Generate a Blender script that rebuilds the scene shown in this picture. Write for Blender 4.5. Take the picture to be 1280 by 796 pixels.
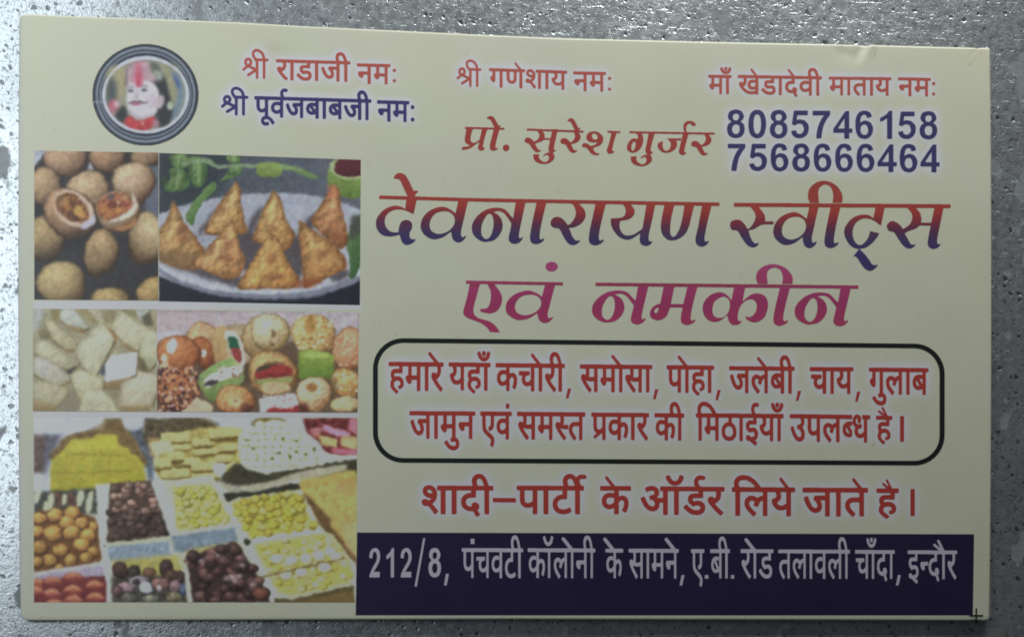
import bpy, math, json
import numpy as np

scene = bpy.context.scene
for o in list(bpy.data.objects): bpy.data.objects.remove(o, do_unlink=True)
COL = scene.collection
MM = 0.001

# ---------------------------------------------------------------- camera
# (a phone held over the card; the frame is a crop above the lens axis, hence the shift)
F_PX, PPY = 1400.0, 802.1067
CAM = (-7.27674, -29.00274, 103.5809)            # mm; the card's printed face is z = 0
ROT = (-0.00227, -0.06432, -0.00071)
cd = bpy.data.cameras.new("camera"); cam = bpy.data.objects.new("camera", cd); COL.objects.link(cam)
cam.location = [v * MM for v in CAM]; cam.rotation_euler = ROT
cd.sensor_width = 36.0; cd.lens = F_PX / 1280 * 36.0; cd.shift_y = (PPY - 397.8) / 1280
cd.clip_start = 0.005; cd.clip_end = 20
scene.camera = cam

# ---------------------------------------------------------------- light and exposure
w = bpy.data.worlds.new("World"); scene.world = w; w.use_nodes = True
w.node_tree.nodes["Background"].inputs[0].default_value = (0.86, 0.93, 1.0, 1)
w.node_tree.nodes["Background"].inputs[1].default_value = 0.022
def area(name, loc, target, sx, sy, power, col):
    ld = bpy.data.lights.new(name, 'AREA'); ld.shape = 'RECTANGLE'; ld.size = sx * MM; ld.size_y = sy * MM
    ld.energy = power; ld.color = col
    o = bpy.data.objects.new(name, ld); COL.objects.link(o); o.location = [v * MM for v in loc]
    d = np.array(target, float) - np.array(loc, float)
    from mathutils import Vector
    o.rotation_euler = Vector(d).to_track_quat('-Z', 'Y').to_euler()
    return o
area("left_area_light", (-110, 58, 100), (-110, 58, 0), 84, 150, 0.104, (.88, .955, 1.0))  # unseen area lamp, placed to give the metal's bright left reflection
area("upper_area_light", (58, 196, 70), (58, 196, 0), 120, 66, 1.02, (.98, 1.0, .955))  # unseen second area lamp, added to fit the card's brightness fall-off
scene.view_settings.view_transform = 'Standard'; scene.view_settings.look = 'None'
scene.view_settings.exposure = 0.0; scene.view_settings.gamma = 1.0; scene.view_settings.use_curve_mapping = False
scene.cycles.filter_width = 1.9
scene.cycles.max_bounces = 6

# ---------------------------------------------------------------- helpers
def _rot(a, b, c):
    ca, sa, cb, sb, cc, sc = math.cos(a), math.sin(a), math.cos(b), math.sin(b), math.cos(c), math.sin(c)
    return (np.array([[cc, -sc, 0], [sc, cc, 0], [0, 0, 1]]) @ np.array([[cb, 0, sb], [0, 1, 0], [-sb, 0, cb]])
            @ np.array([[1, 0, 0], [0, ca, -sa], [0, sa, ca]]))
_R = _rot(*ROT); _C = np.array(CAM)
def card_mm(P):
    """a point measured on the photograph (1280 x 796) -> millimetres on the plane of the card"""
    P = np.asarray(P, float).reshape(-1, 2)
    d = np.stack([(P[:, 0] - 640) / F_PX, -(P[:, 1] - PPY) / F_PX, -np.ones(len(P))], 1) @ _R.T
    t = -_C[2] / d[:, 2]
    return _C[:2] + d[:, :2] * t[:, None]

def mesh_obj(name, V, F, mat, parent=None, cols=None, smooth=False, label=None):
    me = bpy.data.meshes.new(name)
    V = np.asarray(V, np.float32); F = np.asarray(F) if not isinstance(F, list) else F
    if isinstance(F, np.ndarray):
        n, k = F.shape
        me.vertices.add(len(V)); me.vertices.foreach_set("co", (V * MM).ravel())
        me.loops.add(n * k); me.loops.foreach_set("vertex_index", F.astype(np.int32).ravel())
        me.polygons.add(n); me.polygons.foreach_set("loop_start", np.arange(0, n * k, k, dtype=np.int32))
        me.polygons.foreach_set("loop_total", np.full(n, k, np.int32))
        me.update(calc_edges=True)
    else:
        me.from_pydata([tuple(v * MM) for v in V.astype(float)], [], F); me.update()
    if cols is not None:
        at = me.color_attributes.new("ink", 'FLOAT_COLOR', 'POINT')
        C4 = np.ones((len(V), 4), np.float32); C4[:, :3] = cols; at.data.foreach_set("color", C4.ravel())
    if smooth: me.polygons.foreach_set("use_smooth", np.ones(len(me.polygons), bool))
    me.materials.append(mat)
    o = bpy.data.objects.new(name, me); COL.objects.link(o)
    if parent: o.parent = parent
    if label: o["label"] = label
    return o

class NT:
    def __init__(s, name):
        s.m = bpy.data.materials.new(name); s.m.use_nodes = True; s.t = s.m.node_tree
        s.b = s.t.nodes["Principled BSDF"]
    def n(s, kind, **k):
        nd = s.t.nodes.new(kind)
        for a, v in k.items():
            if a.startswith('i_'): nd.inputs[a[2:].replace('_', ' ')].default_value = v
            else: setattr(nd, a, v)
        return nd
    def l(s, a, b): s.t.links.new(a, b)
    def math(s, op, a, b=None, c=None):
        nd = s.n('ShaderNodeMath', operation=op)
        for i, v in enumerate((a, b, c)):
            if v is None: continue
            if hasattr(v, 'is_linked') or hasattr(v, 'links'): s.l(v, nd.inputs[i])
            else: nd.inputs[i].default_value = v
        return nd.outputs[0]
    def ramp(s, fac, stops):
        r = s.n('ShaderNodeValToRGB'); e = r.color_ramp.elements
        while len(e) < len(stops): e.new(0.5)
        for el, (p, c) in zip(e, stops): el.position = p; el.color = (*c, 1) if len(c) == 3 else c
        s.l(fac, r.inputs[0]); return r
    def coords(s, k):
        tc = s.n('ShaderNodeTexCoord'); mp = s.n('ShaderNodeMapping'); s.l(tc.outputs['Object'], mp.inputs[0])
        mp.inputs['Scale'].default_value = k if isinstance(k, tuple) else (k, k, k); return mp.outputs[0]
    def noise(s, co, scale, detail=2, rough=.5):
        nd = s.n('ShaderNodeTexNoise'); s.l(co, nd.inputs['Vector']); nd.inputs['Scale'].default_value = scale
        nd.inputs['Detail'].default_value = detail; nd.inputs['Roughness'].default_value = rough; return nd.outputs['Fac']

def print_material(name, rough, spec, grain=.03, mottled=.03):
    """coated card: ink colour from the mesh, fine paper tooth and a faint uneven gloss"""
    k = NT(name); co = k.coords(1000.0)
    at = k.n('ShaderNodeAttribute', attribute_name="ink")
    n1 = k.noise(co, 9.0, 3, .6); n2 = k.noise(co, .16, 3, .55)
    f = k.math('ADD', k.math('MULTIPLY', k.math('SUBTRACT', n1, .5), grain * 2), k.math('MULTIPLY', k.math('SUBTRACT', n2, .5), mottled * 2))
    f = k.math('ADD', f, 1.0)
    mx = k.n('ShaderNodeVectorMath', operation='SCALE'); k.l(at.outputs['Color'], mx.inputs[0]); k.l(f, mx.inputs['Scale'])
    k.l(mx.outputs[0], k.b.inputs['Base Color'])
    k.l(k.math('ADD', k.math('MULTIPLY', n2, .12), rough - .06), k.b.inputs['Roughness'])
    k.b.inputs['Specular IOR Level'].default_value = spec
    bp = k.n('ShaderNodeBump'); bp.inputs['Strength'].default_value = .10; bp.inputs['Distance'].default_value = 3e-5
    k.l(k.noise(co, 1.6, 3, .6), bp.inputs['Height']); k.l(bp.outputs[0], k.b.inputs['Normal'])
    return k.m

def metal_material():
    """worn galvanised sheet: spangled, finely pitted, scattered dark pits and rubbed flat patches"""
    k = NT("galvanised_metal"); co = k.coords(1000.0)
    warp = k.n('ShaderNodeTexNoise'); k.l(co, warp.inputs['Vector']); warp.inputs['Scale'].default_value = .8; warp.inputs['Detail'].default_value = 2
    wv = k.n('ShaderNodeVectorMath', operation='MULTIPLY_ADD'); k.l(warp.outputs['Color'], wv.inputs[0]); wv.inputs[1].default_value = (.9, .9, .9); k.l(co, wv.inputs[2])
    wc = wv.outputs[0]
    fine = k.noise(co, 4.2, 2.5, .6)
    mid = k.noise(wc, 1.5, 3, .62)
    vor = k.n('ShaderNodeTexVoronoi', feature='F1'); k.l(wc, vor.inputs['Vector']); vor.inputs['Scale'].default_value = 1.5; vor.inputs['Randomness'].default_value = 1
    cell = k.n('ShaderNodeSeparateColor'); k.l(vor.outputs['Color'], cell.inputs[0])
    gate = k.math('GREATER_THAN', cell.outputs[0], .50)
    size = k.math('MULTIPLY', cell.outputs[1], .34)
    pit = k.math('MULTIPLY', gate, k.math('SMOOTH_MIN', k.math('MAXIMUM', k.math('MULTIPLY', k.math('SUBTRACT', k.math('ADD', size, .07), vor.outputs['Distance']), 9.0), 0.0), 1.0, .1))
    # small pits
    v2 = k.n('ShaderNodeTexVoronoi', feature='F1'); k.l(wc, v2.inputs['Vector']); v2.inputs['Scale'].default_value = 3.4
    c2 = k.n('ShaderNodeSeparateColor'); k.l(v2.outputs['Color'], c2.inputs[0])
    pit2 = k.math('MULTIPLY', k.math('GREATER_THAN', c2.outputs[0], .62), k.math('MINIMUM', k.math('MAXIMUM', k.math('MULTIPLY', k.math('SUBTRACT', k.math('ADD', k.math('MULTIPLY', c2.outputs[1], .3), .05), v2.outputs['Distance']), 7.0), 0.0), 1.0))
    # flat rubbed patches and drawn-out scratches
    co2 = k.coords((700.0, 420.0, 600.0))
    patch = k.ramp(k.noise(co2, .42, 3, .55), ((.60, (0, 0, 0)), (.64, (1, 1, 1)))).outputs[0]
    rt = k.n('ShaderNodeMapping'); k.l(co, rt.inputs[0]); rt.inputs['Rotation'].default_value = (0, 0, .9); rt.inputs['Scale'].default_value = (.22, 3.0, 1)
    scr = k.ramp(k.noise(rt.outputs[0], 1.3, 3, .6), ((.66, (0, 0, 0)), (.72, (1, 1, 1)))).outputs[0]
    rt2 = k.n('ShaderNodeMapping'); k.l(co, rt2.inputs[0]); rt2.inputs['Rotation'].default_value = (0, 0, -.75); rt2.inputs['Scale'].default_value = (.3, 3.4, 1)
    scr2 = k.ramp(k.noise(rt2.outputs[0], 1.5, 2, .6), ((.68, (0, 0, 0)), (.74, (1, 1, 1)))).outputs[0]
    tone = k.noise(co, .11, 3, .55)
    r = k.ramp(k.math('ADD', k.math('MULTIPLY', tone, .6), k.math('MULTIPLY', mid, .4)), ((.3, (.49, .535, .57)), (.7, (.74, .785, .82))))
    dark = k.math('MAXIMUM', k.math('MULTIPLY', pit, .80), k.math('MULTIPLY', pit2, .55))
    spk = k.ramp(k.noise(wc, 2.6, 3, .7), ((.34, (1, 1, 1)), (.44, (0, 0, 0)))).outputs[0]
    dark = k.math('MAXIMUM', dark, k.math('MULTIPLY', spk, .62))
    mix = k.n('ShaderNodeMix', data_type='RGBA'); k.l(dark, mix.inputs[0]); k.l(r.outputs[0], mix.inputs[6]); mix.inputs[7].default_value = (.10, .11, .12, 1)
    film = k.n('ShaderNodeMix', data_type='RGBA'); k.l(k.math('MULTIPLY', patch, .85), film.inputs[0]); k.l(mix.outputs[2], film.inputs[6]); film.inputs[7].default_value = (.27, .29, .305, 1)
    k.l(film.outputs[2], k.b.inputs['Base Color'])
    k.l(k.math('MULTIPLY', k.math('SUBTRACT', 1.0, k.math('MULTIPLY', patch, .8)), .80), k.b.inputs['Metallic'])
    k.l(k.math('ADD', k.math('MULTIPLY', mid, .25), k.math('ADD', .33 - .12, k.math('MULTIPLY', patch, .1))), k.b.inputs['Roughness'])
    h = k.math('ADD', k.math('MULTIPLY', fine, .46), k.math('MULTIPLY', mid, .6))
    h = k.math('MULTIPLY', h, k.math('SUBTRACT', 1.0, k.math('MULTIPLY', patch, .75)))
    h = k.math('SUBTRACT', h, k.math('MULTIPLY', pit, .5)); h = k.math('SUBTRACT', h, k.math('MULTIPLY', spk, .18)); h = k.math('SUBTRACT', h, k.math('MULTIPLY', pit2, .25))
    h = k.math('ADD', h, k.math('MULTIPLY', scr, .16)); h = k.math('ADD', h, k.math('MULTIPLY', scr2, .16))
    bp = k.n('ShaderNodeBump'); bp.inputs['Strength'].default_value = 1.0; bp.inputs['Distance'].default_value = 4.2e-5
    k.l(h, bp.inputs['Height']); k.l(bp.outputs[0], k.b.inputs['Normal'])
    return k.m

GLYPHS = '{"अ":[[270,125,268,106,263,90,255,77,244,66,230,57,215,51,198,47,179,46,155,48,133,55,111,67,91,83,72,104,53,132,35,165,17,204,57,219,83,165,111,123,126,108,141,97,158,90,175,88,195,90,211,98,221,111,225,130,222,151,213,168,199,184,183,199,149,196,146,236,180,240,202,250,209,257,214,265,217,274,218,284,215,302,205,314,190,320,174,323,153,321,135,317,98,302,84,341,101,349,121,356,145,361,171,363,192,362,211,357,227,350,240,341,250,329,258,315,262,301,264,284,261,263,254,245,242,229,225,215,237,204,279,201,312,203,341,208,341,316,299,316,299,357,447,357,447,316,388,316,388,0,341,0,341,167,314,162,286,160,261,162,268,144]],"इ":[[156,128,139,127,122,124,107,119,92,113,68,131,47,151,39,162,33,175,30,188,29,202,30,217,34,230,41,240,50,249,64,257,81,263,101,266,127,267,180,267,180,316,0,316,0,357,290,357,290,316,227,316,227,226,121,226,96,225,89,222,83,219,77,210,75,199,77,187,83,176,100,159,128,166,158,169,178,168,197,164,214,157,229,147,241,136,250,122,255,106,257,88,255,71,251,55,243,41,233,30,220,20,204,12,186,6,166,2,201,-11,238,-23,219,-63,157,-32,101,1,71,4,47,11,39,15,33,21,29,29,28,37,30,49,35,58,45,65,58,67,70,65,82,61,95,52,111,40,126,39,161,42,188,51,198,58,205,66,209,76,210,88,207,105,196,117,179,125]],"ई":[[156,128,139,127,122,124,107,119,92,113,68,131,47,151,39,162,33,175,30,188,29,202,30,217,34,230,41,240,50,249,64,257,81,263,101,266,127,267,180,267,180,316,0,316,0,357,290,357,290,316,227,316,227,226,121,226,96,225,89,222,83,219,77,210,75,199,77,187,83,176,100,159,128,166,158,169,178,168,197,164,214,157,229,147,241,136,250,122,255,106,257,88,255,71,251,55,243,41,233,30,220,20,204,12,186,6,166,2,201,-11,238,-23,219,-63,157,-32,101,1,71,4,47,11,39,15,33,21,29,29,28,37,30,49,35,58,45,65,58,67,70,65,82,61,95,52,111,40,126,39,161,42,188,51,198,58,205,66,209,76,210,88,207,105,196,117,179,125],[168,353,157,374,148,395,142,417,140,438,141,456,146,471,154,485,165,495,179,504,194,510,210,513,229,515,246,514,262,511,277,507,290,501,277,463,256,472,245,474,233,475,212,472,198,462,189,447,186,429,187,410,193,392,203,373,215,353]],"उ":[[0,357,323,357,323,316,260,316,268,305,274,293,277,280,279,266,276,242,267,221,253,203,233,188,253,168,270,146,277,133,283,119,286,104,287,87,283,61,274,39,258,22,238,10,215,2,188,0,156,4,126,18,97,41,69,75,42,121,17,180,57,194,74,152,93,115,113,85,135,62,146,53,158,47,171,44,184,42,205,45,223,53,229,60,234,68,237,79,238,92,235,115,225,135,209,155,189,173,171,170,152,169,149,209,186,213,212,224,221,232,227,241,231,253,232,266,230,282,223,296,214,308,202,316,0,316]],"ए":[[326,316,272,316,272,218,271,192,268,172,262,156,253,141,241,129,226,120,207,114,186,110,176,153,198,158,206,162,212,168,218,175,223,185,225,198,226,218,226,316,92,316,92,203,94,160,96,144,101,132,108,122,118,112,149,92,212,56,243,36,264,17,275,-4,279,-30,277,-53,270,-74,261,-92,252,-106,211,-82,225,-57,230,-44,232,-32,230,-21,227,-12,220,-4,208,6,167,32,117,61,96,74,78,88,65,104,55,122,48,147,45,182,45,316,0,316,0,357,326,357]],"क":[[446,316,260,316,260,200,274,213,290,222,308,227,327,229,345,228,361,223,375,216,388,205,398,192,405,176,410,158,411,137,409,110,403,81,391,51,374,22,333,46,346,66,356,88,363,112,365,136,363,160,354,176,341,186,323,190,307,187,292,179,276,166,260,148,260,0,213,0,213,100,198,89,179,78,156,70,130,68,104,71,79,79,58,92,41,112,30,136,26,167,28,188,34,208,44,225,58,240,75,251,94,260,116,265,140,266,170,264,195,261,191,219,168,223,143,225,127,224,113,221,101,216,91,210,83,201,78,192,74,180,73,168,74,153,77,141,83,131,90,123,109,112,131,108,155,111,176,120,195,133,213,149,213,316,0,316,0,357,446,357]],"ख":[[419,316,419,0,372,0,372,26,351,16,328,10,304,5,280,4,250,6,220,12,190,21,162,35,133,53,105,76,77,104,49,137,36,156,28,170,24,183,23,194,25,206,32,216,43,223,60,226,73,224,85,219,95,211,104,201,114,213,120,229,124,246,125,263,123,292,120,304,116,316,0,316,0,357,478,357,478,316],[307,133,326,135,344,142,359,151,372,161,372,316,161,316,169,293,171,263,170,241,166,221,160,203,151,188,140,175,127,164,112,154,95,145,116,123,137,103,158,86,180,71,203,60,228,52,254,47,281,45,306,47,328,51,351,59,372,70,372,114,358,106,341,100,321,96,299,94,274,97,251,105,231,119,217,137,208,158,204,183,206,203,211,220,220,236,232,248,247,259,264,266,283,270,305,272,330,270,344,268,354,266,350,226,331,230,310,232,286,229,267,219,260,212,255,204,252,193,251,182,252,170,255,160,260,152,267,145,285,136]],"ग":[[120,316,120,134,118,121,112,111,104,104,92,102,77,105,61,114,47,128,34,144,26,161,24,177,25,189,31,198,42,204,59,206,73,206,73,316,0,316,0,357,332,357,332,316,272,316,272,0,226,0,226,316]],"च":[[373,316,313,316,313,0,267,0,267,95,251,85,232,76,209,70,182,68,161,69,142,74,125,82,109,92,97,106,88,121,83,139,81,158,83,174,88,189,96,203,106,213,22,212,22,253,190,253,211,253,223,253,219,212,201,212,171,209,147,198,138,191,132,181,128,170,127,157,128,146,131,136,136,127,144,120,162,111,182,108,209,111,231,120,250,134,267,149,267,316,0,316,0,357,373,357]],"ज":[[375,316,375,0,328,0,328,212,250,212,217,214,236,196,250,174,260,150,263,125,260,101,251,81,238,65,220,55,200,48,178,46,148,50,120,64,93,87,67,122,42,169,18,230,59,245,86,177,114,128,128,110,144,98,159,90,176,88,192,90,206,98,215,111,218,130,213,155,200,178,181,199,157,216,174,253,328,253,328,316,0,316,0,357,435,357,435,316]],"ट":[[298,316,213,316,213,200,182,200,156,199,136,196,118,190,104,183,90,171,80,157,74,141,72,124,76,98,85,78,100,62,118,51,139,45,163,42,191,44,215,50,238,58,261,70,277,27,251,16,223,8,194,2,164,0,127,4,93,15,79,23,65,33,54,45,44,58,36,73,31,89,28,107,26,126,28,144,31,161,37,176,46,189,69,212,97,228,130,238,165,241,167,241,167,316,0,316,0,357,298,357]],"ठ":[[345,316,213,316,213,238,235,228,254,217,270,203,284,188,295,171,303,153,308,134,310,114,308,95,305,77,299,62,291,48,280,37,269,27,255,18,240,12,207,3,171,0,140,2,112,8,87,18,66,32,49,50,36,72,29,96,26,124,28,143,31,159,37,175,46,189,69,212,97,228,130,238,165,241,167,241,167,316,0,316,0,357,345,357],[168,41,188,42,206,46,222,51,236,59,248,69,256,82,261,97,263,115,259,141,246,165,226,185,197,200,177,200,157,200,138,196,122,191,107,184,93,173,82,159,75,141,72,121,74,102,79,86,88,72,100,61,114,52,130,46,148,43]],"ड":[[206,128,189,127,172,124,157,119,142,113,118,131,97,151,89,162,83,175,80,188,79,202,80,217,84,230,91,240,100,249,114,257,131,263,151,266,177,267,230,267,230,316,0,316,0,357,340,357,340,316,277,316,277,226,171,226,146,225,139,222,133,219,127,210,125,199,127,187,133,176,150,159,178,166,208,169,228,168,247,164,264,157,279,147,291,136,300,122,305,106,307,88,305,70,300,53,291,38,279,25,263,14,243,6,220,2,194,0,166,2,140,6,116,14,93,25,71,39,51,54,32,72,14,91,49,119,82,85,116,61,134,53,153,47,173,44,194,42,223,45,244,54,256,68,260,87,257,105,246,118,229,125]],"ण":[[364,316,364,0,318,0,318,316,241,316,241,184,240,162,236,144,230,128,221,114,207,101,190,92,169,86,144,84,119,86,98,92,80,103,66,118,57,133,50,151,47,174,45,202,45,316,0,316,0,357,423,357,423,316],[143,125,157,126,168,129,177,135,184,143,190,153,193,165,195,203,195,316,92,316,92,203,94,167,97,155,102,144,109,136,118,130,129,126]],"त":[[276,316,276,0,230,0,230,188,167,188,136,188,115,185,99,180,86,172,76,157,72,136,74,122,78,108,84,95,94,82,120,54,156,23,125,-7,76,39,55,62,39,87,29,112,26,139,28,158,34,175,42,190,53,202,72,214,94,223,121,228,156,229,230,229,230,316,0,316,0,357,335,357,335,316]],"द":[[237,-33,214,6,196,42,182,40,165,39,141,41,116,45,93,53,72,65,53,80,39,101,29,126,26,156,29,180,35,200,46,216,59,230,80,245,105,254,134,260,167,262,169,262,169,316,0,316,0,357,307,357,307,316,216,316,216,221,188,221,158,220,134,217,115,212,99,204,88,194,80,182,74,168,72,150,74,136,78,123,85,111,95,100,108,92,124,85,143,82,165,80,172,80,179,81,177,92,176,101,179,118,188,130,200,136,214,138,236,134,252,124,262,109,265,93,263,77,256,65,247,56,236,49,252,21,276,-14]],"ध":[[362,316,302,316,302,0,256,0,256,86,237,76,217,67,193,61,163,59,142,61,123,65,106,72,91,82,79,95,71,109,66,126,64,144,65,159,69,174,76,188,85,200,61,213,41,231,34,242,28,254,25,268,24,283,26,300,30,315,37,328,48,340,60,350,74,357,90,362,107,363,122,362,135,359,147,354,158,347,167,338,174,328,177,317,179,305,177,292,173,279,166,266,156,254,121,277,126,283,130,289,132,302,131,311,126,318,118,324,106,326,91,323,78,314,70,299,67,281,69,264,76,251,86,242,98,235,113,231,128,228,146,231,165,233,180,232,191,231,187,191,179,191,171,191,146,188,126,180,119,173,114,165,111,156,110,146,111,135,114,125,119,117,126,111,145,102,168,99,196,102,219,112,239,125,256,141,256,316,220,316,220,357,362,357]],"न":[[0,357,327,357,327,316,268,316,268,0,221,0,221,171,117,171,117,140,115,126,109,116,100,110,88,108,74,111,59,120,44,133,32,149,24,166,21,183,23,195,29,204,40,210,56,212,221,212,221,316,0,316]],"प":[[275,316,275,0,229,0,229,110,211,100,192,91,171,86,146,84,124,86,104,92,87,100,74,111,61,128,52,148,47,173,45,206,45,316,0,316,0,357,335,357,335,316],[229,316,92,316,92,212,94,175,96,162,99,152,103,145,109,138,126,128,151,125,173,127,194,136,213,147,229,161]],"ब":[[336,316,277,316,277,0,230,0,230,95,213,85,193,76,168,70,138,68,108,71,81,80,58,94,41,113,30,137,26,164,29,188,35,208,46,225,61,240,80,252,101,260,125,265,152,266,172,266,194,264,212,261,208,221,183,225,154,227,132,225,210,129,230,147,230,316,0,316,0,357,336,357],[73,165,74,151,78,139,84,129,92,120,114,109,139,106,159,107,177,112,96,212,86,204,79,193,74,180]],"म":[[292,316,292,0,246,0,246,144,119,144,119,122,117,106,111,95,102,89,91,87,80,88,68,94,57,102,46,112,37,124,29,136,24,148,22,160,24,169,30,177,41,183,57,184,72,184,72,316,0,316,0,357,352,357,352,316],[246,316,119,316,119,184,246,184]],"य":[[342,357,342,316,282,316,282,0,236,0,236,103,218,93,197,84,173,78,145,76,121,78,99,84,79,95,62,111,47,129,36,151,27,175,22,203,53,212,75,224,82,231,88,240,91,251,92,262,90,278,85,292,78,305,71,316,0,316,0,357],[74,173,87,148,103,131,123,120,149,117,176,120,199,129,219,142,236,157,236,316,121,316,134,286,138,256,134,227,122,204,102,186]],"र":[[227,24,196,-7,163,21,132,50,79,104,59,127,43,147,33,163,27,175,24,185,23,195,25,206,32,216,43,223,60,226,73,224,85,219,95,211,104,200,123,213,137,229,144,248,147,269,144,295,137,316,0,316,0,357,244,357,244,316,184,316,191,293,193,263,190,234,180,210,165,189,146,173,122,158,96,146,124,116,156,84,191,53]],"ल":[[0,316,0,357,398,357,398,316,338,316,338,0,292,0,292,204,284,204,270,203,256,198,242,188,228,173,216,150,204,120,160,133,168,158,179,180,165,189,151,196,136,201,120,203,100,199,85,190,75,174,72,156,75,134,85,114,100,94,121,73,178,23,146,-7,86,48,61,74,42,101,30,128,26,158,29,186,40,208,56,224,75,236,96,242,117,245,141,243,163,236,184,226,203,212,221,227,241,237,263,243,287,245,292,245,292,316]],"व":[[328,316,268,316,268,0,222,0,222,95,206,85,186,76,162,70,134,68,105,71,79,80,57,94,40,113,30,137,26,164,28,188,35,208,45,225,59,240,77,252,98,260,121,265,146,266,165,266,187,264,203,261,200,219,176,223,149,225,132,224,117,221,104,216,93,209,84,200,78,190,74,178,73,165,74,151,77,139,83,130,91,122,111,111,135,108,163,111,186,121,206,134,222,149,222,316,0,316,0,357,328,357]],"श":[[70,109,52,111,36,119,26,131,23,146,26,161,33,172,45,178,60,180,70,179,81,176,94,170,110,158,123,164,136,172,147,181,157,192,165,206,171,220,174,237,175,254,174,270,171,283,166,295,158,306,149,314,139,320,127,324,114,325,99,323,88,317,81,308,79,296,81,287,85,278,93,268,106,261,127,255,155,253,145,212,120,216,98,221,80,229,65,240,53,252,45,266,40,281,38,297,39,311,43,324,49,335,58,345,70,353,83,358,99,362,117,363,143,360,168,351,189,335,206,314,217,286,221,253,219,233,216,215,209,197,201,180,190,164,177,150,162,137,146,127,171,103,196,77,218,50,238,25,201,-1,173,37,148,68,125,92,103,111,87,109],[340,316,340,0,293,0,293,316,242,316,242,357,399,357,399,316]],"स":[[337,316,337,0,291,0,291,153,274,148,257,146,218,144,193,145,167,148,143,153,122,159,96,145,122,115,151,84,184,53,218,24,187,-7,156,21,127,50,76,104,42,147,32,163,26,175,24,185,23,195,25,206,32,216,43,223,60,226,73,224,85,219,95,211,104,201,114,213,120,229,124,246,125,263,122,294,116,316,0,316,0,357,397,357,397,316],[212,185,253,187,291,195,291,316,161,316,168,294,170,279,171,263,170,241,166,221,159,205,150,191,181,187]],"ह":[[184,40,203,47,218,56,228,69,232,85,230,95,227,104,222,112,215,119,193,128,161,132,142,130,126,127,112,122,100,115,91,106,85,96,81,84,79,71,81,54,86,37,96,19,113,0,138,-23,174,-51,142,-82,96,-42,62,-5,49,13,40,33,35,53,33,75,36,95,42,113,53,129,66,142,56,154,47,168,42,184,40,202,41,217,45,230,52,240,61,249,75,257,91,263,110,266,132,267,207,267,207,316,0,316,0,357,314,357,314,316,254,316,254,226,132,226,107,225,100,222,94,219,88,210,86,199,87,188,91,179,105,163,133,170,163,172,199,169,228,160,249,146,264,129,273,109,276,88,275,72,271,57,265,44,257,33,246,23,233,14,217,7,200,1]],"ा":[[98,316,98,0,51,0,51,316,0,316,0,357,157,357,157,316]],"ि":[[51,316,0,316,0,357,46,357,40,370,35,384,32,399,30,416,32,437,39,456,49,473,64,488,82,499,103,508,126,513,153,515,192,512,229,504,264,490,296,471,327,447,355,419,381,388,404,353,356,353,311,406,264,443,214,466,163,473,144,472,127,469,112,464,100,456,90,447,83,436,78,424,77,410,78,394,82,380,95,357,157,357,157,316,98,316,98,0,51,0]],"ी":[[-106,353,-115,373,-121,392,-125,410,-126,430,-125,447,-120,464,-113,478,-102,491,-89,501,-73,509,-55,513,-35,515,-19,514,-3,511,10,505,22,498,44,477,62,447,78,407,94,357,157,357,157,316,98,316,98,0,51,0,51,316,0,316,0,357,50,357,34,409,16,445,7,458,-5,467,-18,472,-33,474,-53,470,-68,460,-77,443,-80,421,-78,402,-74,386,-60,353]],"ु":[[-142,-7,-111,3,-78,6,-58,5,-40,1,-24,-6,-11,-16,-1,-28,7,-41,11,-57,13,-74,11,-91,6,-106,-2,-120,-14,-132,-29,-141,-46,-148,-67,-153,-90,-154,-117,-152,-142,-147,-165,-139,-186,-128,-225,-97,-261,-57,-226,-33,-204,-58,-184,-78,-163,-94,-141,-104,-117,-111,-90,-113,-64,-110,-45,-102,-33,-89,-29,-70,-33,-54,-43,-42,-58,-35,-75,-33,-90,-34,-103,-36,-115,-40,-128,-45]],"ू":[[-36,-141,-67,-150,-83,-153,-99,-154,-120,-152,-138,-148,-154,-141,-167,-131,-178,-119,-185,-105,-190,-90,-191,-72,-190,-57,-185,-42,-176,-29,-165,-17,-150,-7,-134,1,-115,5,-93,6,-72,5,-53,2,-35,-3,-18,-10,12,-28,39,-52,62,-79,83,-109,48,-131,16,-89,-16,-58,-32,-47,-50,-39,-69,-34,-90,-33,-115,-36,-134,-44,-145,-57,-149,-74,-148,-84,-145,-92,-141,-99,-134,-104,-119,-110,-102,-113,-88,-112,-75,-109,-50,-100]],"ॉ":[[98,316,98,0,51,0,51,316,0,316,0,357,157,357,157,316],[171,496,163,469,154,447,141,428,127,414,111,404,93,397,74,392,52,391,32,392,14,397,-4,405,-20,416,-35,431,-48,449,-60,470,-71,496,-30,509,-14,474,4,450,15,441,26,435,39,431,54,430,69,432,82,435,94,442,102,451,117,477,128,511]],"ँ":[[-108,486,-106,498,-100,507,-91,513,-80,515,-69,513,-59,507,-53,498,-51,486,-53,475,-59,466,-69,460,-80,458,-91,460,-100,466,-106,475],[40,496,32,469,22,447,10,428,-4,414,-21,404,-38,397,-58,392,-79,391,-99,392,-118,397,-135,405,-152,416,-166,431,-180,449,-192,470,-202,496,-163,509,-146,474,-128,449,-118,440,-106,434,-92,430,-78,429,-62,430,-49,434,-37,441,-28,451,-14,476,-3,511]],"्":[[-103,-25,-89,-23,-75,-22,-39,-26,-7,-37,20,-54,44,-76,66,-102,87,-130,54,-154,25,-114,-4,-86,-19,-77,-35,-70,-53,-66,-72,-65,-85,-66,-96,-68]]}'

# ======================================================================
#  FLAT PRINT: everything printed on the card is drawn here with polygons
#  (coordinates are read off the photograph, then laid on the card plane)
# ======================================================================
GL_DEV = json.loads(GLYPHS)

def lin(c):
    c = np.asarray(c, float)
    return np.where(c <= 0.04045, c / 12.92, ((c + 0.055) / 1.055) ** 2.4)

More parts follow.
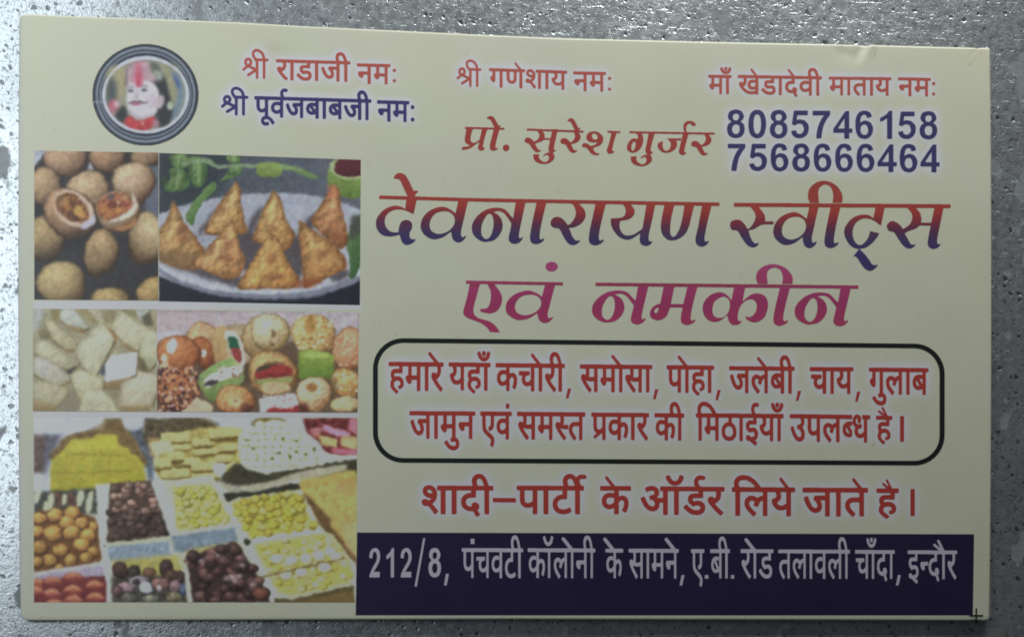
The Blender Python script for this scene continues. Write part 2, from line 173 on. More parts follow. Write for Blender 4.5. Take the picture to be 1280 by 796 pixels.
def smooth_closed(pts, k=5):
    """closed Catmull-Rom; a point with a third entry is a corner"""
    n = len(pts); out = []
    P = [np.array(p[:2], float) for p in pts]
    C = [len(p) > 2 for p in pts]
    for i in range(n):
        a, b = P[i], P[(i + 1) % n]
        pa, nb = P[i - 1], P[(i + 2) % n]
        ta = (b - a) if C[i] else (b - pa) * 0.5
        tb = (b - a) if C[(i + 1) % n] else (nb - a) * 0.5
        if C[i] and C[(i + 1) % n]:
            out.append(a); continue
        L = np.hypot(*(b - a))
        for t in (ta, tb):
            m = np.hypot(*t)
            if m > 1.3 * L and m > 0: t *= 1.3 * L / m
        for j in range(k):
            t = j / k; t2 = t * t; t3 = t2 * t
            out.append(a * (2*t3 - 3*t2 + 1) + ta * (t3 - 2*t2 + t) + b * (-2*t3 + 3*t2) + tb * (t3 - t2))
    return np.array(out)

def fill_mask(polys, x0, y0, w, h, ss=3):
    """non-zero winding fill of a window, ss samples per pixel -> bool array"""
    W, H = int(w * ss), int(h * ss)
    acc = np.zeros((H, W + 1), np.int16)
    for P in polys:
        P = (np.asarray(P, float) - (x0, y0)) * ss - 0.5
        Q = np.roll(P, -1, 0)
        for (ax, ay), (bx, by) in zip(P, Q):
            if ay == by: continue
            s = 1
            if ay > by: ax, ay, bx, by, s = bx, by, ax, ay, -1
            r0 = max(0, int(math.ceil(ay))); r1 = min(H, int(math.ceil(by)))
            if r1 <= r0: continue
            r = np.arange(r0, r1)
            xs = ax + (r - ay) * (bx - ax) / (by - ay)
            c = np.clip(np.ceil(xs), 0, W).astype(int)
            acc[r, c] += s
    return np.cumsum(acc[:, :W], 1) != 0

def dilate(m, r):
    if r <= 0: return m
    R = int(math.ceil(r)); out = m.copy(); H, W = m.shape
    for dy in range(-R, R + 1):
        for dx in range(-R, R + 1):
            if dx * dx + dy * dy > r * r + 0.3 or (dx == 0 and dy == 0): continue
            ys, yd = slice(max(0, -dy), H - max(0, dy)), slice(max(0, dy), H + min(0, dy))
            xs, xd = slice(max(0, -dx), W - max(0, dx)), slice(max(0, dx), W + min(0, dx))
            out[yd, xd] |= m[ys, xs]
    return out

def blur(a, s):
    if s <= 0: return a
    n = max(1, int(3 * s)); k = np.exp(-0.5 * (np.arange(-n, n + 1) / s) ** 2); k /= k.sum()
    for ax in (0, 1):
        pad = [(0, 0)] * a.ndim; pad[ax] = (n, n)
        b = np.pad(a, pad, mode='edge'); o = np.zeros_like(a, dtype=float)
        L = a.shape[ax]
        for i, kk in enumerate(k):
            o += kk * (b[i:i + L] if ax == 0 else b[:, i:i + L])
        a = o
    return a

def down(m, ss):
    H, W = m.shape[0] // ss, m.shape[1] // ss
    return m[:H*ss, :W*ss].reshape(H, ss, W, ss).mean((1, 3))

# ---------------------------------------------------------------- lettering
SS = 4
class Line:
    """one line of printed lettering: a window of ss x samples (bool ink mask)"""
    def __init__(s, x0, y0, x1, y1):
        s.x0, s.y0, s.w, s.h = x0, y0, x1 - x0, y1 - y0
        s.m = np.zeros((s.h * SS, s.w * SS), bool)
    def stroke(s, pts, w):
        for a, b in zip(pts[:-1], pts[1:]):
            dx, dy = b[0] - a[0], b[1] - a[1]; L = math.hypot(dx, dy) or 1; n = (-dy / L * w / 2, dx / L * w / 2)
            s.add([[(a[0] + n[0], a[1] + n[1]), (b[0] + n[0], b[1] + n[1]), (b[0] - n[0], b[1] - n[1]), (a[0] - n[0], a[1] - n[1])]])
        t = np.linspace(0, 2 * math.pi, 14, endpoint=False)
        for p in pts: s.add([np.stack([p[0] + w / 2 * np.cos(t), p[1] + w / 2 * np.sin(t)], 1)])
    def add(s, polys, bold=0.0, holes=None, clip=None):
        P = [np.asarray(p, float) for p in polys]
        A = np.concatenate(P); pad = 3
        a = int(max(s.x0, math.floor(A[:, 0].min()) - pad)); b = int(min(s.x0 + s.w, math.ceil(A[:, 0].max()) + pad))
        c = int(max(s.y0, math.floor(A[:, 1].min()) - pad)); d = int(min(s.y0 + s.h, math.ceil(A[:, 1].max()) + pad))
        if b <= a or d <= c: return
        m = fill_mask(P, a, c, b - a, d - c, SS)
        if holes: m &= ~fill_mask(holes, a, c, b - a, d - c, SS)
        m = dilate(m, bold * SS)
        if clip:
            X = (np.arange(m.shape[1]) + .5) / SS + a
            m &= (X < clip)[None, :]
        s.m[(c - s.y0)*SS:(d - s.y0)*SS, (a - s.x0)*SS:(b - s.x0)*SS] |= m

def adv_of(ch):
    P = GL_DEV[ch]
    return max(max(p[0::2]) for p in P)

STEM_X = {'क': -232, 'र': -95, 'ह': -95, 'ड': -110, 'द': -90, 'V': -78}
STEM_R = {'क': -150, 'र': -75, 'ह': -95, 'ड': -70, 'द': -75, 'ट': -80, 'ठ': -95, 'इ': -50}

def word(line, toks, x0, x1, yh0, yh1, yb, bold=0.5, hx=0):
    """lay a word of glyph tokens between x0 and x1; headline top yh0..yh1, baseline yb (left end)"""
    items = []; pen = 0; last = None; laststem = 0
    for t in toks:
        if t == ' ': pen += 180; continue
        if t[0] == '~' and len(t) == 2:      # half form: the letter without its stem
            a = adv_of(t[1]); items.append(('half', t[1], pen, a)); pen += a - 130; last = None
        elif t == '/r':                       # rakar stroke under the last letter
            items.append(('rakar', '', pen, 0))
        elif t == 'R':                        # reph above
            items.append(('reph', '', pen + STEM_R.get(last, 0), 0))
        elif t in 'ेैं':
            items.append((t, t, pen + STEM_X.get(last, -78), 0))
        elif t in 'ुूँ्':
            dx = STEM_R.get(last, 0) + (0 if last not in STEM_R else 55)
            if t in 'ुू्' and last in STEM_R: dx += 0
            if t == 'ँ' and last == 'V': dx = -42
            items.append(('g', t, pen + dx, 0))
        elif t == 'ि':
            items.append(('g', t, pen, 0)); pen += 157
        elif t == 'ी':
            items.append(('g', t, pen, 0)); pen += 157; last = 'V'
        elif t == 'V':                        # stem of aa
            items.append(('g', 'ा', pen, 0)); pen += 157; last = 'V'
        else:
            items.append(('g', t, pen, 0)); pen += adv_of(t); last = t
    k = (x1 - x0) / pen
    def T(P, ox):
        P = np.asarray(P, float).reshape(-1, 2)
        X = x0 + (P[:, 0] + ox) * k
        f = (X - x0) / max(1, x1 - x0)
        yt = yh0 + (yh1 - yh0) * f; b = yb + (yh1 - yh0) * f
        return np.stack([X, b - P[:, 1] / 357.3 * (b - yt)], 1)
    for kind, g, ox, a in items:
        if kind == 'g':
            def sq(p):
                p = np.array(p, float).reshape(-1, 2)
                if g == 'ह': p[:, 1] = np.where(p[:, 1] < 70, 70 - (70 - p[:, 1]) * .72, p[:, 1])
                return p
            line.add([T(sq(p), ox) for p in GL_DEV[g]], bold)
        elif kind in 'ेैं':
            H = yb - yh0; c0 = T([0, 345], ox)[0]; X, Y = c0
            if kind == 'े': line.stroke([(X - .31 * H, Y - .37 * H), (X - .02 * H, Y)], .115 * H)
            elif kind == 'ै':
                line.stroke([(X - .33 * H, Y - .24 * H), (X - .04 * H, Y)], .088 * H); line.stroke([(X - .19 * H, Y - .38 * H), (X, Y)], .088 * H)
            else:
                r = .065 * H; X += .0 * H; line.add([[(X - r, Y - .36*H), (X + r, Y - .36*H), (X + r, Y - .18*H), (X - r, Y - .18*H)]], .2)
        elif kind == 'half':
            cx = x0 + (ox + a - 126) * k
            line.add([T(p, ox) for p in GL_DEV[g]], bold, clip=cx)
        elif kind == 'rakar':
            line.add([T([-95, 150, -95, 115, -270, 15, -290, 40], ox)], bold)
        elif kind == 'reph':
            q = [[-62, 350], [-100, 400], [-95, 465], [-45, 505], [30, 500], [30, 470], [-30, 470], [-60, 445], [-58, 400], [-28, 350]]
            line.add([T(smooth_closed(q).ravel(), ox)], bold)

def shri(line, x0, x1, yh, yb, w):
    P = lambda *pts: [(x0 + (x - 100) / 540. * (x1 - x0), yb - (565 - y) / 370. * (yb - yh)) for x, y in pts]
    a = np.linspace(0, 2 * math.pi, 15)
    line.stroke(P(*[(222 + 58 * math.cos(t), 262 + 60 * math.sin(t)) for t in a]), w)
    line.stroke(P((125, 395), (200, 335), (225, 330), (390, 402), (222, 495)), w)
    line.stroke(P((405, 215), (405, 545)), w); line.stroke(P((551, 215), (551, 545)), w)
    line.stroke(P((375, 218), (622, 222)), w)
    c = smooth_closed([(375, 215, 1), (332, 150), (325, 90), (370, 48), (430, 48), (490, 80), (530, 130), (556, 210, 1)])
    n = 35
    line.stroke(P(*[tuple(p) for p in c[:n]]), w * .95)

D8 = ([(178,60),(235,75),(268,130),(255,168),(232,192),(262,215),(277,270),(262,330),(225,362),(178,372),(130,362),(92,330),(78,272),(92,220),(125,192),(98,165),(88,130),(112,78)], [[(178,103),(208,115),(213,138),(205,165),(178,180),(150,168),(143,138),(152,115)], [(180,222),(212,235),(220,272),(210,312),(180,328),(148,315),(135,275),(148,235)]])
D0 = ([(415,60),(470,80),(502,140),(512,215),(500,300),(470,352),(415,372),(360,352),(328,300),(318,215),(330,130),(362,78)], [[(415,108),(442,130),(455,180),(456,215),(452,270),(438,310),(415,325),(390,308),(378,265),(375,215),(378,165),(390,125)]])
D5 = ([(822,75,1),(978,75,1),(978,125,1),(862,125,1),(853,178,1),(890,170),(945,185),(985,230),(990,280),(970,335),(925,368),(875,375),(825,358),(797,320),(792,297,1),(845,288,1),(855,315),(880,330),(912,322),(932,290),(930,250),(910,220),(880,215),(855,222),(838,237,1),(800,224,1)], [])
D7 = ([(1025,77,1),(1220,77,1),(1218,120,1),(1175,180),(1140,260),(1120,375,1),(1065,375,1),(1072,300),(1095,220),(1125,160),(1155,127,1),(1025,127,1)], [])
D4 = ([(148,75,1),(190,75,1),(190,268,1),(228,268,1),(228,315,1),(190,315,1),(190,378,1),(135,378,1),(135,315,1),(10,315,1),(10,272,1)], [[(137,155,1),(137,268,1),(62,268,1)]])
D6 = ([(447,143,1),(393,155,1),(385,130),(360,118),(330,132),(318,170),(315,210,1),(340,190),(375,183),(425,200),(455,245),(460,290),(440,345),(400,375),(360,382),(305,365),(270,310),(260,235),(268,150),(305,92),(360,75),(415,88),(438,115)], [[(362,225),(392,240),(404,285),(395,325),(362,340),(332,325),(318,285),(330,240)]])
D1 = ([(605,75,1),(642,75,1),(642,380,1),(585,380,1),(585,155,1),(550,180),(510,195,1),(508,152,1),(550,132),(585,105)], [])
D2 = ([(60,240,1),(75,165),(125,128),(170,150),(188,215),(180,280),(150,340),(112,400,1),(185,400,1),(182,465,1),(62,465,1),(70,420),(105,345),(140,285),(152,235),(145,190),(125,170),(105,190),(95,250,1)], [])
DIG = {'8': D8, '0': D0, '5': D5, '7': D7, '4': D4, '6': D6, '1': D1, '2': D2}
def digit(line, ch, x0, x1, yt, yb):
    o, hs = DIG[ch]; o = smooth_closed(o); hs = [smooth_closed(h) for h in hs]
    mn, mx = o.min(0), o.max(0)
    f = lambda p: np.stack([x0 + (p[:, 0] - mn[0]) / (mx[0] - mn[0]) * (x1 - x0), yt + (p[:, 1] - mn[1]) / (mx[1] - mn[1]) * (yb - yt)], 1)
    line.add([f(o)], 0, holes=[f(h) for h in hs] or None)

def bar(line, xa, ya, xb, yb_, t):
    line.add([[(xa, ya - t/2), (xb, yb_ - t/2), (xb, yb_ + t/2), (xa, ya + t/2)]])

c_ = 1   # corner flag
def zpts(pts, X0, Y0, s): return [((p[0] / s + X0), (p[1] / s + Y0)) + tuple(p[2:]) for p in pts]

CAL = {}   # calligraphic letters, traced at title size: name -> (outline list, hole list)
def cal(name, X0, Y0, s, outs, holes=()):
    CAL[name] = ([smooth_closed(zpts(o, X0, Y0, s)) for o in outs], [smooth_closed(zpts(o, X0, Y0, s)) for o in holes])
cal('e', 464, 215, 7.962, [[(222,66,c_),(236,32),(265,13),(300,10),(335,27),(360,60),(385,108),(410,160),(425,188),(446,183),(470,192,c_),(455,207),(440,224),(430,262,c_),(372,262,c_),(345,205),(320,150),(300,105),(284,80),(262,68)]])
cal('da', 464, 215, 7.962, [[(352,255,c_),(338,368,c_),(300,345),(230,335),(150,360),(90,410),(52,470),(50,540),(80,600),(130,633),(200,640),(250,632),(280,625),(295,665),(315,705),(350,725),(395,715),(430,690),(445,665,c_),(415,668),(393,660),(383,640),(385,600),(405,560),(408,520),(390,490),(355,476),(315,485),(290,510),(275,560),(272,597,c_),(240,600),(190,590),(150,550),(135,500),(145,440),(180,400),(230,377),(290,372),(340,382),(390,402),(422,420,c_),(458,255,c_)]])
cal('va', 464, 215, 7.962, [[(873,262,c_),(838,412,c_),(800,380),(740,350),(690,345),(620,365),(560,400),(510,460),(492,530),(505,590),(545,635),(600,665),(660,665),(720,645),(770,610),(797,590,c_),(803,640),(823,680),(865,700),(910,685),(940,650),(947,635,c_),(930,636),(912,648),(899,640),(893,600),(910,520),(940,390),(970,262,c_)]],
    [[(690,393),(760,392),(810,420),(832,470),(820,530),(770,585),(700,613),(650,612),(600,585),(582,540),(590,480),(630,420)]])
cal('na', 584, 230, 7.962, [[(485,165,c_),(457,342,c_),(420,300),(380,255),(330,238),(270,235),(200,250),(130,290),(75,350),(48,410),(52,480),(90,535),(150,570),(200,573),(260,560),(310,520),(345,460),(352,400),(335,340),(300,300),(258,278,c_),(310,268),(360,285),(400,330),(440,392,c_),(430,450),(413,530),(425,575),(470,595),(520,580),(550,545),(556,530,c_),(540,531),(523,541),(514,515),(520,470),(545,350),(584,165,c_)]],
    [[(225,295),(250,315),(262,370),(258,440),(235,510),(200,545),(165,535),(140,490),(145,410),(170,350),(200,305)]])
cal('aa', 584, 230, 7.962, [[(694,165,c_),(665,300),(640,420),(625,520),(635,575),(680,598),(730,585),(765,555),(766,540,c_),(750,542),(732,552),(720,525),(730,440),(760,300),(794,165,c_)]])
cal('ra', 674, 230, 7.962, [[(308,178,c_),(350,225),(365,290),(345,350),(310,395),(285,408,c_),(260,375),(225,340),(180,325),(135,340),(113,380),(125,420),(165,438),(200,445),(235,510),(280,580),(320,605),(365,600),(400,575),(408,550,c_),(385,562),(358,556),(330,520),(310,470),(295,434,c_),(340,432),(400,405),(445,360),(462,310),(450,255),(410,210),(370,178,c_)]])
cal('ya', 674, 230, 7.962, [[(1071,180,c_),(1028,440,c_),(990,470),(940,500),(880,512),(835,495),(805,450),(800,400),(808,365,c_),(860,358),(910,340),(945,300),(948,255),(925,220),(898,182,c_),(815,182,c_),(850,225),(862,270),(845,315),(805,335),(712,342,c_),(715,400),(740,460),(790,520),(850,550),(910,548),(960,520),(1005,490,c_),(1000,550),(1010,590),(1050,614),(1090,610),(1120,585),(1130,565,c_),(1112,570),(1094,563),(1088,530),(1100,460),(1130,330),(1160,180,c_)]])
cal('nna', 784, 230, 7.962, [[(374,190,c_),(345,330),(335,430),(350,500),(400,550),(455,560),(520,540),(580,490),(615,420),(640,320),(672,190,c_),(574,190,c_),(550,330),(525,430),(490,500),(455,525),(430,495),(428,430),(440,330),(474,190,c_)],
    [(749,190,c_),(710,400),(680,540),(690,595),(735,622),(780,610),(812,575),(812,562,c_),(795,568),(778,572),(768,545),(780,470),(810,330),(846,190,c_)]])
cal('shalf', 904, 215, 6.469, [[(205,262,c_),(250,320),(262,360),(245,410),(215,450),(197,462,c_),(175,425),(140,390),(100,385),(65,400),(55,430),(70,465),(115,475),(150,530),(195,590),(240,608),(275,595),(292,568,c_),(265,577),(243,565),(220,525),(205,470,c_),(250,460),(300,430),(330,422,c_),(407,422,c_),(407,398,c_),(340,398,c_),(335,350),(310,310),(270,262,c_)]])
cal('ii', 904, 215, 6.469, [[(700,247,c_),(685,200),(695,140),(735,95),(790,72),(850,75),(910,105),(950,155),(965,200),(962,247,c_),(883,247,c_),(890,190),(875,130),(845,105),(815,102),(780,125),(768,170),(775,247,c_)]])
cal('tta', 1040, 235, 7.233, [[(395,160,c_),(373,270,c_),(330,245),(270,240),(200,262),(145,310),(112,370),(115,430),(150,500),(200,540),(250,548),(310,535),(370,490),(410,440),(428,408,c_),(342,388,c_),(330,440),(295,490),(255,515),(210,490),(188,430),(190,370),(220,310),(280,275),(340,278),(390,300),(442,340,c_),(480,160,c_)]])
cal('hal', 1040, 235, 7.233, [[(245,548,c_),(188,622,c_),(213,617),(235,640),(280,710),(320,742),(360,745),(400,715),(418,690,c_),(385,697),(360,685),(330,640),(290,590)]])
cal('sa', 1040, 235, 7.233, [[(665,160,c_),(715,220),(725,270),(700,330),(642,370,c_),(610,330),(555,298),(515,310),(495,345),(515,385),(560,400),(600,460),(650,525),(700,547),(740,530),(760,505,c_),(730,512),(708,500),(680,450),(657,407,c_),(700,385),(760,365),(795,339),(895,339,c_),(899,312,c_),(805,312,c_),(808,270),(790,215),(735,160,c_)],
    [(929,160,c_),(900,300),(875,420),(865,500),(880,535),(920,550),(960,535),(988,505,c_),(970,508),(955,503),(950,470),(975,340),(1012,160,c_)]])
cal('ea', 570, 320, 7.436, [[(130,240,c_),(105,370),(70,500),(72,540),(110,575),(180,600),(240,625),(290,665),(320,705,c_),(408,706,c_),(375,655),(320,610),(260,590),(200,570),(165,530),(165,470),(195,360),(228,240,c_)],
    [(282,242,c_),(320,320),(322,400),(300,470),(265,488),(225,488,c_),(228,512),(270,525),(330,530),(390,500),(425,430),(425,370),(395,310),(340,245,c_)]])
cal('ma', 730, 325, 8.533, [[(852,262,c_),(830,380),(812,463,c_),(770,475),(725,510),(703,560),(715,610),(770,638),(830,632),(880,595),(905,540),(915,503,c_),(1065,503,c_),(1072,468,c_),(925,468,c_),(968,262,c_)]], [[(795,505),(790,540),(768,565),(748,548),(760,520)]])
cal('ka', 860, 325, 8.533, [[(495,270,c_),(462,428,c_),(430,385),(380,350),(320,342),(240,370),(180,430),(155,500),(170,580),(220,640),(290,658),(350,640),(400,600),(424,592,c_),(432,640),(460,680),(500,692),(550,678),(578,645,c_),(553,648),(534,640),(530,600),(545,520),(580,460,c_),(620,430),(670,415),(710,430),(732,470),(728,530),(700,580),(660,605),(605,598,c_),(640,640),(700,662),(760,650),(820,600),(850,510),(848,430),(810,375),(750,355),(690,360),(630,395),(582,440,c_),(614,270,c_)]],
    [[(350,395),(400,392),(440,430),(445,500),(420,570),(370,610),(310,612),(268,580),(262,510),(285,440)]])
cal('pra', 570, 140, 9.846, [[(130,190,c_),(110,310),(110,360),(140,395),(168,412),(140,425),(85,430),(65,465,c_),(110,465),(180,443),(240,400),(290,368,c_),(270,440),(290,470),(325,475),(365,443,c_),(345,442),(332,430),(350,330),(392,190,c_),(325,190,c_),(288,345,c_),(240,375),(200,375),(180,350),(185,290),(212,190,c_)]])
cal('u', 570, 140, 9.846, [[(950,520,c_),(960,580),(1000,620),(1080,640),(1150,625),(1205,580),(1208,530),(1180,490),(1130,500),(1085,520),(1070,555,c_),(1100,530),(1130,530),(1145,560),(1130,600),(1090,615),(1045,595),(1020,560),(1025,518,c_)]])
cal('sha', 690, 140, 10.61, [[(455,340),(470,290),(520,260),(590,260),(650,295),(680,350),(665,410),(620,450),(560,470),(545,482,c_),(570,530),(600,548),(635,545,c_),(615,570),(570,572),(520,550),(480,500),(450,470),(410,465),(398,435),(425,415),(470,420),(512,452,c_),(575,430),(600,392,c_),(560,405),(500,395),(465,370)],
    [(790,262,c_),(760,400),(728,500),(740,545),(780,552),(822,535),(825,515,c_),(808,518),(798,500),(820,400),(862,262,c_)]], [[(565,283),(600,310),(603,350),(575,368),(540,350),(528,320),(540,290)]])
cal('ga', 780, 140, 10.617, [[(150,272,c_),(183,310),(182,352,c_),(165,358),(120,350),(70,390),(40,450),(50,510),(100,540),(150,535),(210,495),(250,420),(255,350),(235,272,c_)],
    [(328,272,c_),(300,420),(283,500),(295,545),(340,560),(378,545),(385,522,c_),(362,525),(353,500),(375,400),(412,272,c_)]], [[(140,392),(152,410),(150,460),(125,512),(100,500),(100,440),(120,402)]])
cal('ja', 780, 140, 10.617, [[(570,350,c_),(775,350,c_),(770,376,c_),(690,376,c_),(705,430),(680,490),(620,530),(550,542),(490,520),(450,470),(450,420),(490,395),(522,392,c_),(510,440),(530,500),(570,515),(610,480),(622,420),(600,378)],
    [(785,278,c_),(750,420),(728,520),(745,560),(785,573),(825,548),(826,536,c_),(808,538),(800,520),(820,420),(862,278,c_)]])
cal('reph', 780, 140, 10.617, [[(805,285,c_),(788,210),(800,150),(850,120),(910,125),(950,155),(940,185),(905,180),(880,155),(845,165),(825,210),(832,285,c_)]])

def put(line, name, l=None, r=None, t=None, b=None, bold=0.0, anchor=None):
    """place a traced letter; l/r/t/b give its new bounds (None keeps the traced ones)"""
    O, Hs = CAL[name]
    A = np.concatenate(O); mn, mx = A.min(0), A.max(0)
    sx = sy = 1.0; ox = oy = 0.0
    if l is not None:
        sx = (r - l) / (mx[0] - mn[0]); ox = l - mn[0] * sx
    if t is not None:
        sy = (b - t) / (mx[1] - mn[1]); oy = t - mn[1] * sy
    f = lambda P: [p * (sx, sy) + (ox, oy) for p in P]
    line.add(f(O), bold, holes=f(Hs) if Hs else None)

def build_lines():
    L = {}
    W = word
    def w_(ln, toks, *a, **k): W(L[ln], toks, *a, **k)
    # red line, upper left
    L['a'] = Line(295, 55, 505, 112)
    shri(L['a'], 303, 335.4, 73.2, 98.6, 3.3)
    w_('a', ['र', 'V', 'ड', 'V', 'ज', 'ी'], 345.4, 437.4, 74.6, 77.2, 99.4, .62)
    w_('a', ['न', 'म'], 446.8, 487.6, 79.8, 80.8, 104.2, .62)
    for y in (88, 101): put_dot(L['a'], 493, y, 2.1)
    # blue line below it
    L['b'] = Line(268, 95, 530, 162)
    shri(L['b'], 276.4, 310, 120, 144, 3.7)
    w_('b', ['प', 'ू', 'व', 'R', 'ज', 'ब', 'V', 'ब', 'ज', 'ी'], 318.7, 463.5, 120.8, 125, 145.4, .8)
    w_('b', ['न', 'म'], 472, 511, 126, 127, 151, .8)
    for y in (134, 149.5): put_dot(L['b'], 515.7, y, 2.5)
    L['c'] = Line(560, 62, 775, 122)
    shri(L['c'], 570.6, 601.5, 85.3, 108.6, 3.0)
    w_('c', ['ग', 'ण', 'े', 'श', 'V', 'य'], 611.8, 708.5, 85.7, 89, 108.6, .5)
    w_('c', ['न', 'म'], 717, 757, 89.8, 90.6, 113.4, .5)
    for y in (98, 111.5): put_dot(L['c'], 762, y, 2.0)
    L['d'] = Line(875, 72, 1180, 130)
    w_('d', ['म', 'V', 'ँ'], 885.7, 914, 94, 94.4, 117, .55)
    w_('d', ['ख', 'े', 'ड', 'V', 'द', 'े', 'व', 'ी'], 922.8, 1027, 94.2, 96, 117.4, .55)
    w_('d', ['म', 'V', 'त', 'V', 'य'], 1036.5, 1113.7, 96.4, 97.2, 118.6, .55)
    w_('d', ['न', 'म'], 1123, 1163, 97.2, 98, 119.4, .55)
    for y in (104.5, 117.3): put_dot(L['d'], 1167, y, 2.0)
    # telephone numbers
    for key, s_, xa, xb, y0a, y0b, y1a, y1b in (('p1', '8085746158', 907.5, 1170.4, 137.6, 139.6, 172, 173.6),
                                                ('p2', '7568666464', 908.5, 1172.4, 179.6, 180.6, 213.2, 215)):
        L[key] = Line(898, int(y0a) - 8, 1186, int(y1b) + 9)
        W_ = {'1': (507, 642, 470)}
        for i, ch in enumerate(s_):
            f = i / 9; pit = (xb - 22.2 - xa) / 9; a = xa + 1.2 + pit * i; b = a + 22.2
            if ch == '1': a += 4; b = a + 15.4
            if ch == '4': a -= .9; b += 1.0
            ya, yb_ = y0a + (y0b - y0a) * f, y1a + (y1b - y1a) * f
            if ch in '547': ya += .7
            digit(L[key], ch, a, b, ya - .6, yb_ + (.3 if ch in '1475' else .6))
    # name
    n = L['name'] = Line(568, 135, 905, 215)
    bar(n, 581, 159.8, 630.4, 161, 2.3); put(n, 'pra'); put(n, 'aa', 612.2, 624.8, 160.5, 188.4); put(n, 'e', 608.4, 626.6, 145, 162)
    put_dot(n, 632.6, 184.8, 4.1)
    bar(n, 658.4, 161.9, 729.6, 164.6, 2.5); put(n, 'sa', 655.6, 697.4, 161.5, 190.6); put(n, 'u')
    put(n, 'ra', 700.4, 725.8, 163, 191); put(n, 'e', 709.2, 734-8, 147.8, 165)
    bar(n, 759.3, 164.6, 775.6, 165.2, 2.3); put(n, 'sha')
    bar(n, 786.6, 165.2, 893.6, 167.1, 2.4); put(n, 'ga'); put(n, 'u', 788.2, 815, 192.3, 207.8); put(n, 'ja'); put(n, 'reph')
    put(n, 'ra', 863.8, 889.4, 166.5, 194.4)
    # title
    t = L['title'] = Line(460, 205, 1200, 345)
    for a, b in (((474, 246.4), (584, 249.5)), ((584, 249.5), (714, 252)), ((714, 252), (899.3, 255.2))): bar(t, *a, *b, 4.4)
    for k in ('e', 'da', 'va', 'na', 'aa', 'ra'): put(t, k)
    put(t, 'aa', 736, 758.2, 251.5, 306.6)
    put(t, 'ya'); put(t, 'nna')
    bar(t, 917.2, 255.8, 1188.3, 257.6, 4.8)
    put(t, 'shalf'); put(t, 'va', 966.6, 1024, 254.6, 310); put(t, 'aa', 1030.5, 1051.5, 254.6, 310); put(t, 'ii')
    put(t, 'tta'); put(t, 'hal'); put(t, 'sa')
    t = L['title2'] = Line(572, 320, 1085, 422)
    bar(t, 582.6, 352.4, 703.8, 354.5, 3.9); put(t, 'ea'); put(t, 'va', 632, 694.6, 353.5, 403.4)
    put_dot(t, 689.6, 333, 7.7, 6.1)
    bar(t, 744.3, 355, 1073, 358.6, 4.2)
    put(t, 'na', 739.9, 811.2, 354.6, 405.2); put(t, 'ma'); put(t, 'aa', 851, 872.8, 355, 406)
    put(t, 'ka'); put(t, 'aa', 966.6, 988.6, 356, 406.9); put(t, 'ii', 945, 991, 330, 354.4)
    put(t, 'na', 993.2, 1064.2, 357, 407.6)
    # boxed text
    q = L['x1'] = Line(476, 436, 1170, 512); B = .85
    w_('x1', ['ह', 'म', 'V', 'र', 'े'], 486.6, 553.8, 452.4, 453.2, 487, B)
    w_('x1', ['य', 'ह', 'V', 'ँ'], 561.6, 612.5, 453.2, 453.8, 486.6, B)
    w_('x1', ['क', 'च', 'V', 'े', 'र', 'ी'], 620.3, 705.3, 454, 455, 487.4, B)
    w_('x1', ['स', 'म', 'V', 'े', 'स', 'V'], 725.6, 814.7, 455.6, 456.4, 488.6, B)
    w_('x1', ['प', 'V', 'े', 'ह', 'V'], 834, 892, 456.6, 457.2, 489.4, B)
    w_('x1', ['ज', 'ल', 'े', 'ब', 'ी'], 912, 992.5, 457.8, 458.6, 490, B)
    w_('x1', ['च', 'V', 'य'], 1012.8, 1066, 459, 459.3, 491, B)
    w_('x1', ['ग', 'ु', 'ल', 'V', 'ब'], 1086.6, 1160, 459.6, 460.4, 491.6, B)
    for x, y in ((707, 485), (816, 486), (894, 487), (994.5, 488), (1068.5, 489)):
        q.add([[(x + 2.8, y), (x + 7, y), (x + 3.6, y + 12.5), (x + .2, y + 12.5)]], .2)
    q = L['x2'] = Line(502, 498, 1140, 570)
    w_('x2', ['ज', 'V', 'म', 'ु', 'न'], 512.5, 593.4, 514, 514.4, 547, B)
    w_('x2', ['ए', 'व', 'ं'], 601, 639, 514.4, 514.8, 547.6, B)
    w_('x2', ['स', 'म', '~स', 'त'], 647, 731, 514.8, 515.6, 548, B)
    w_('x2', ['प', '/r', 'क', 'V', 'र'], 739.7, 810.6, 515.8, 516.4, 548.4, B)
    w_('x2', ['क', 'ी'], 818.8, 854.4, 516.5, 517, 549, B)
    w_('x2', ['ि', 'म', 'ठ', 'V', 'इ', 'R', 'य', 'V', 'ँ'], 870.6, 978.8, 516.6, 517.6, 549.4, B)
    w_('x2', ['उ', 'प', 'ल', '~ब', 'ध'], 987.8, 1087, 517.6, 519, 550.4, B)
    w_('x2', ['ह', 'ै'], 1095.6, 1114.7, 519.6, 520, 550.6, B)
    q.add([[(1125, 519.6), (1130, 519.6), (1130, 551.6), (1125, 551.6)]], .2)
    q = L['y'] = Line(512, 585, 1155, 655); B = 1.05
    w_('y', ['श', 'V', 'द', 'ी'], 526, 615.7, 607.2, 607.5, 640.8, B)
    q.add([[(616, 621.6), (645, 621.9), (645, 627.4), (616, 627)]], 0)
    w_('y', ['प', 'V', 'ट', 'ी', 'R'], 646.8, 729, 607.2, 607.5, 640.8, B)
    w_('y', ['क', 'े'], 751, 787.7, 607.6, 607.8, 641, B)
    w_('y', ['अ', 'ॉ', 'ड', 'R', 'र'], 800, 904.8, 608, 608.8, 641.4, B)
    w_('y', ['ि', 'ल', 'य', 'े'], 915.7, 993, 609, 609.5, 643, B)
    w_('y', ['ज', 'V', 'त', 'े'], 1004, 1084, 609.8, 610, 643.6, B)
    w_('y', ['ह', 'ै'], 1096.5, 1122.5, 610.6, 610.8, 643, B)
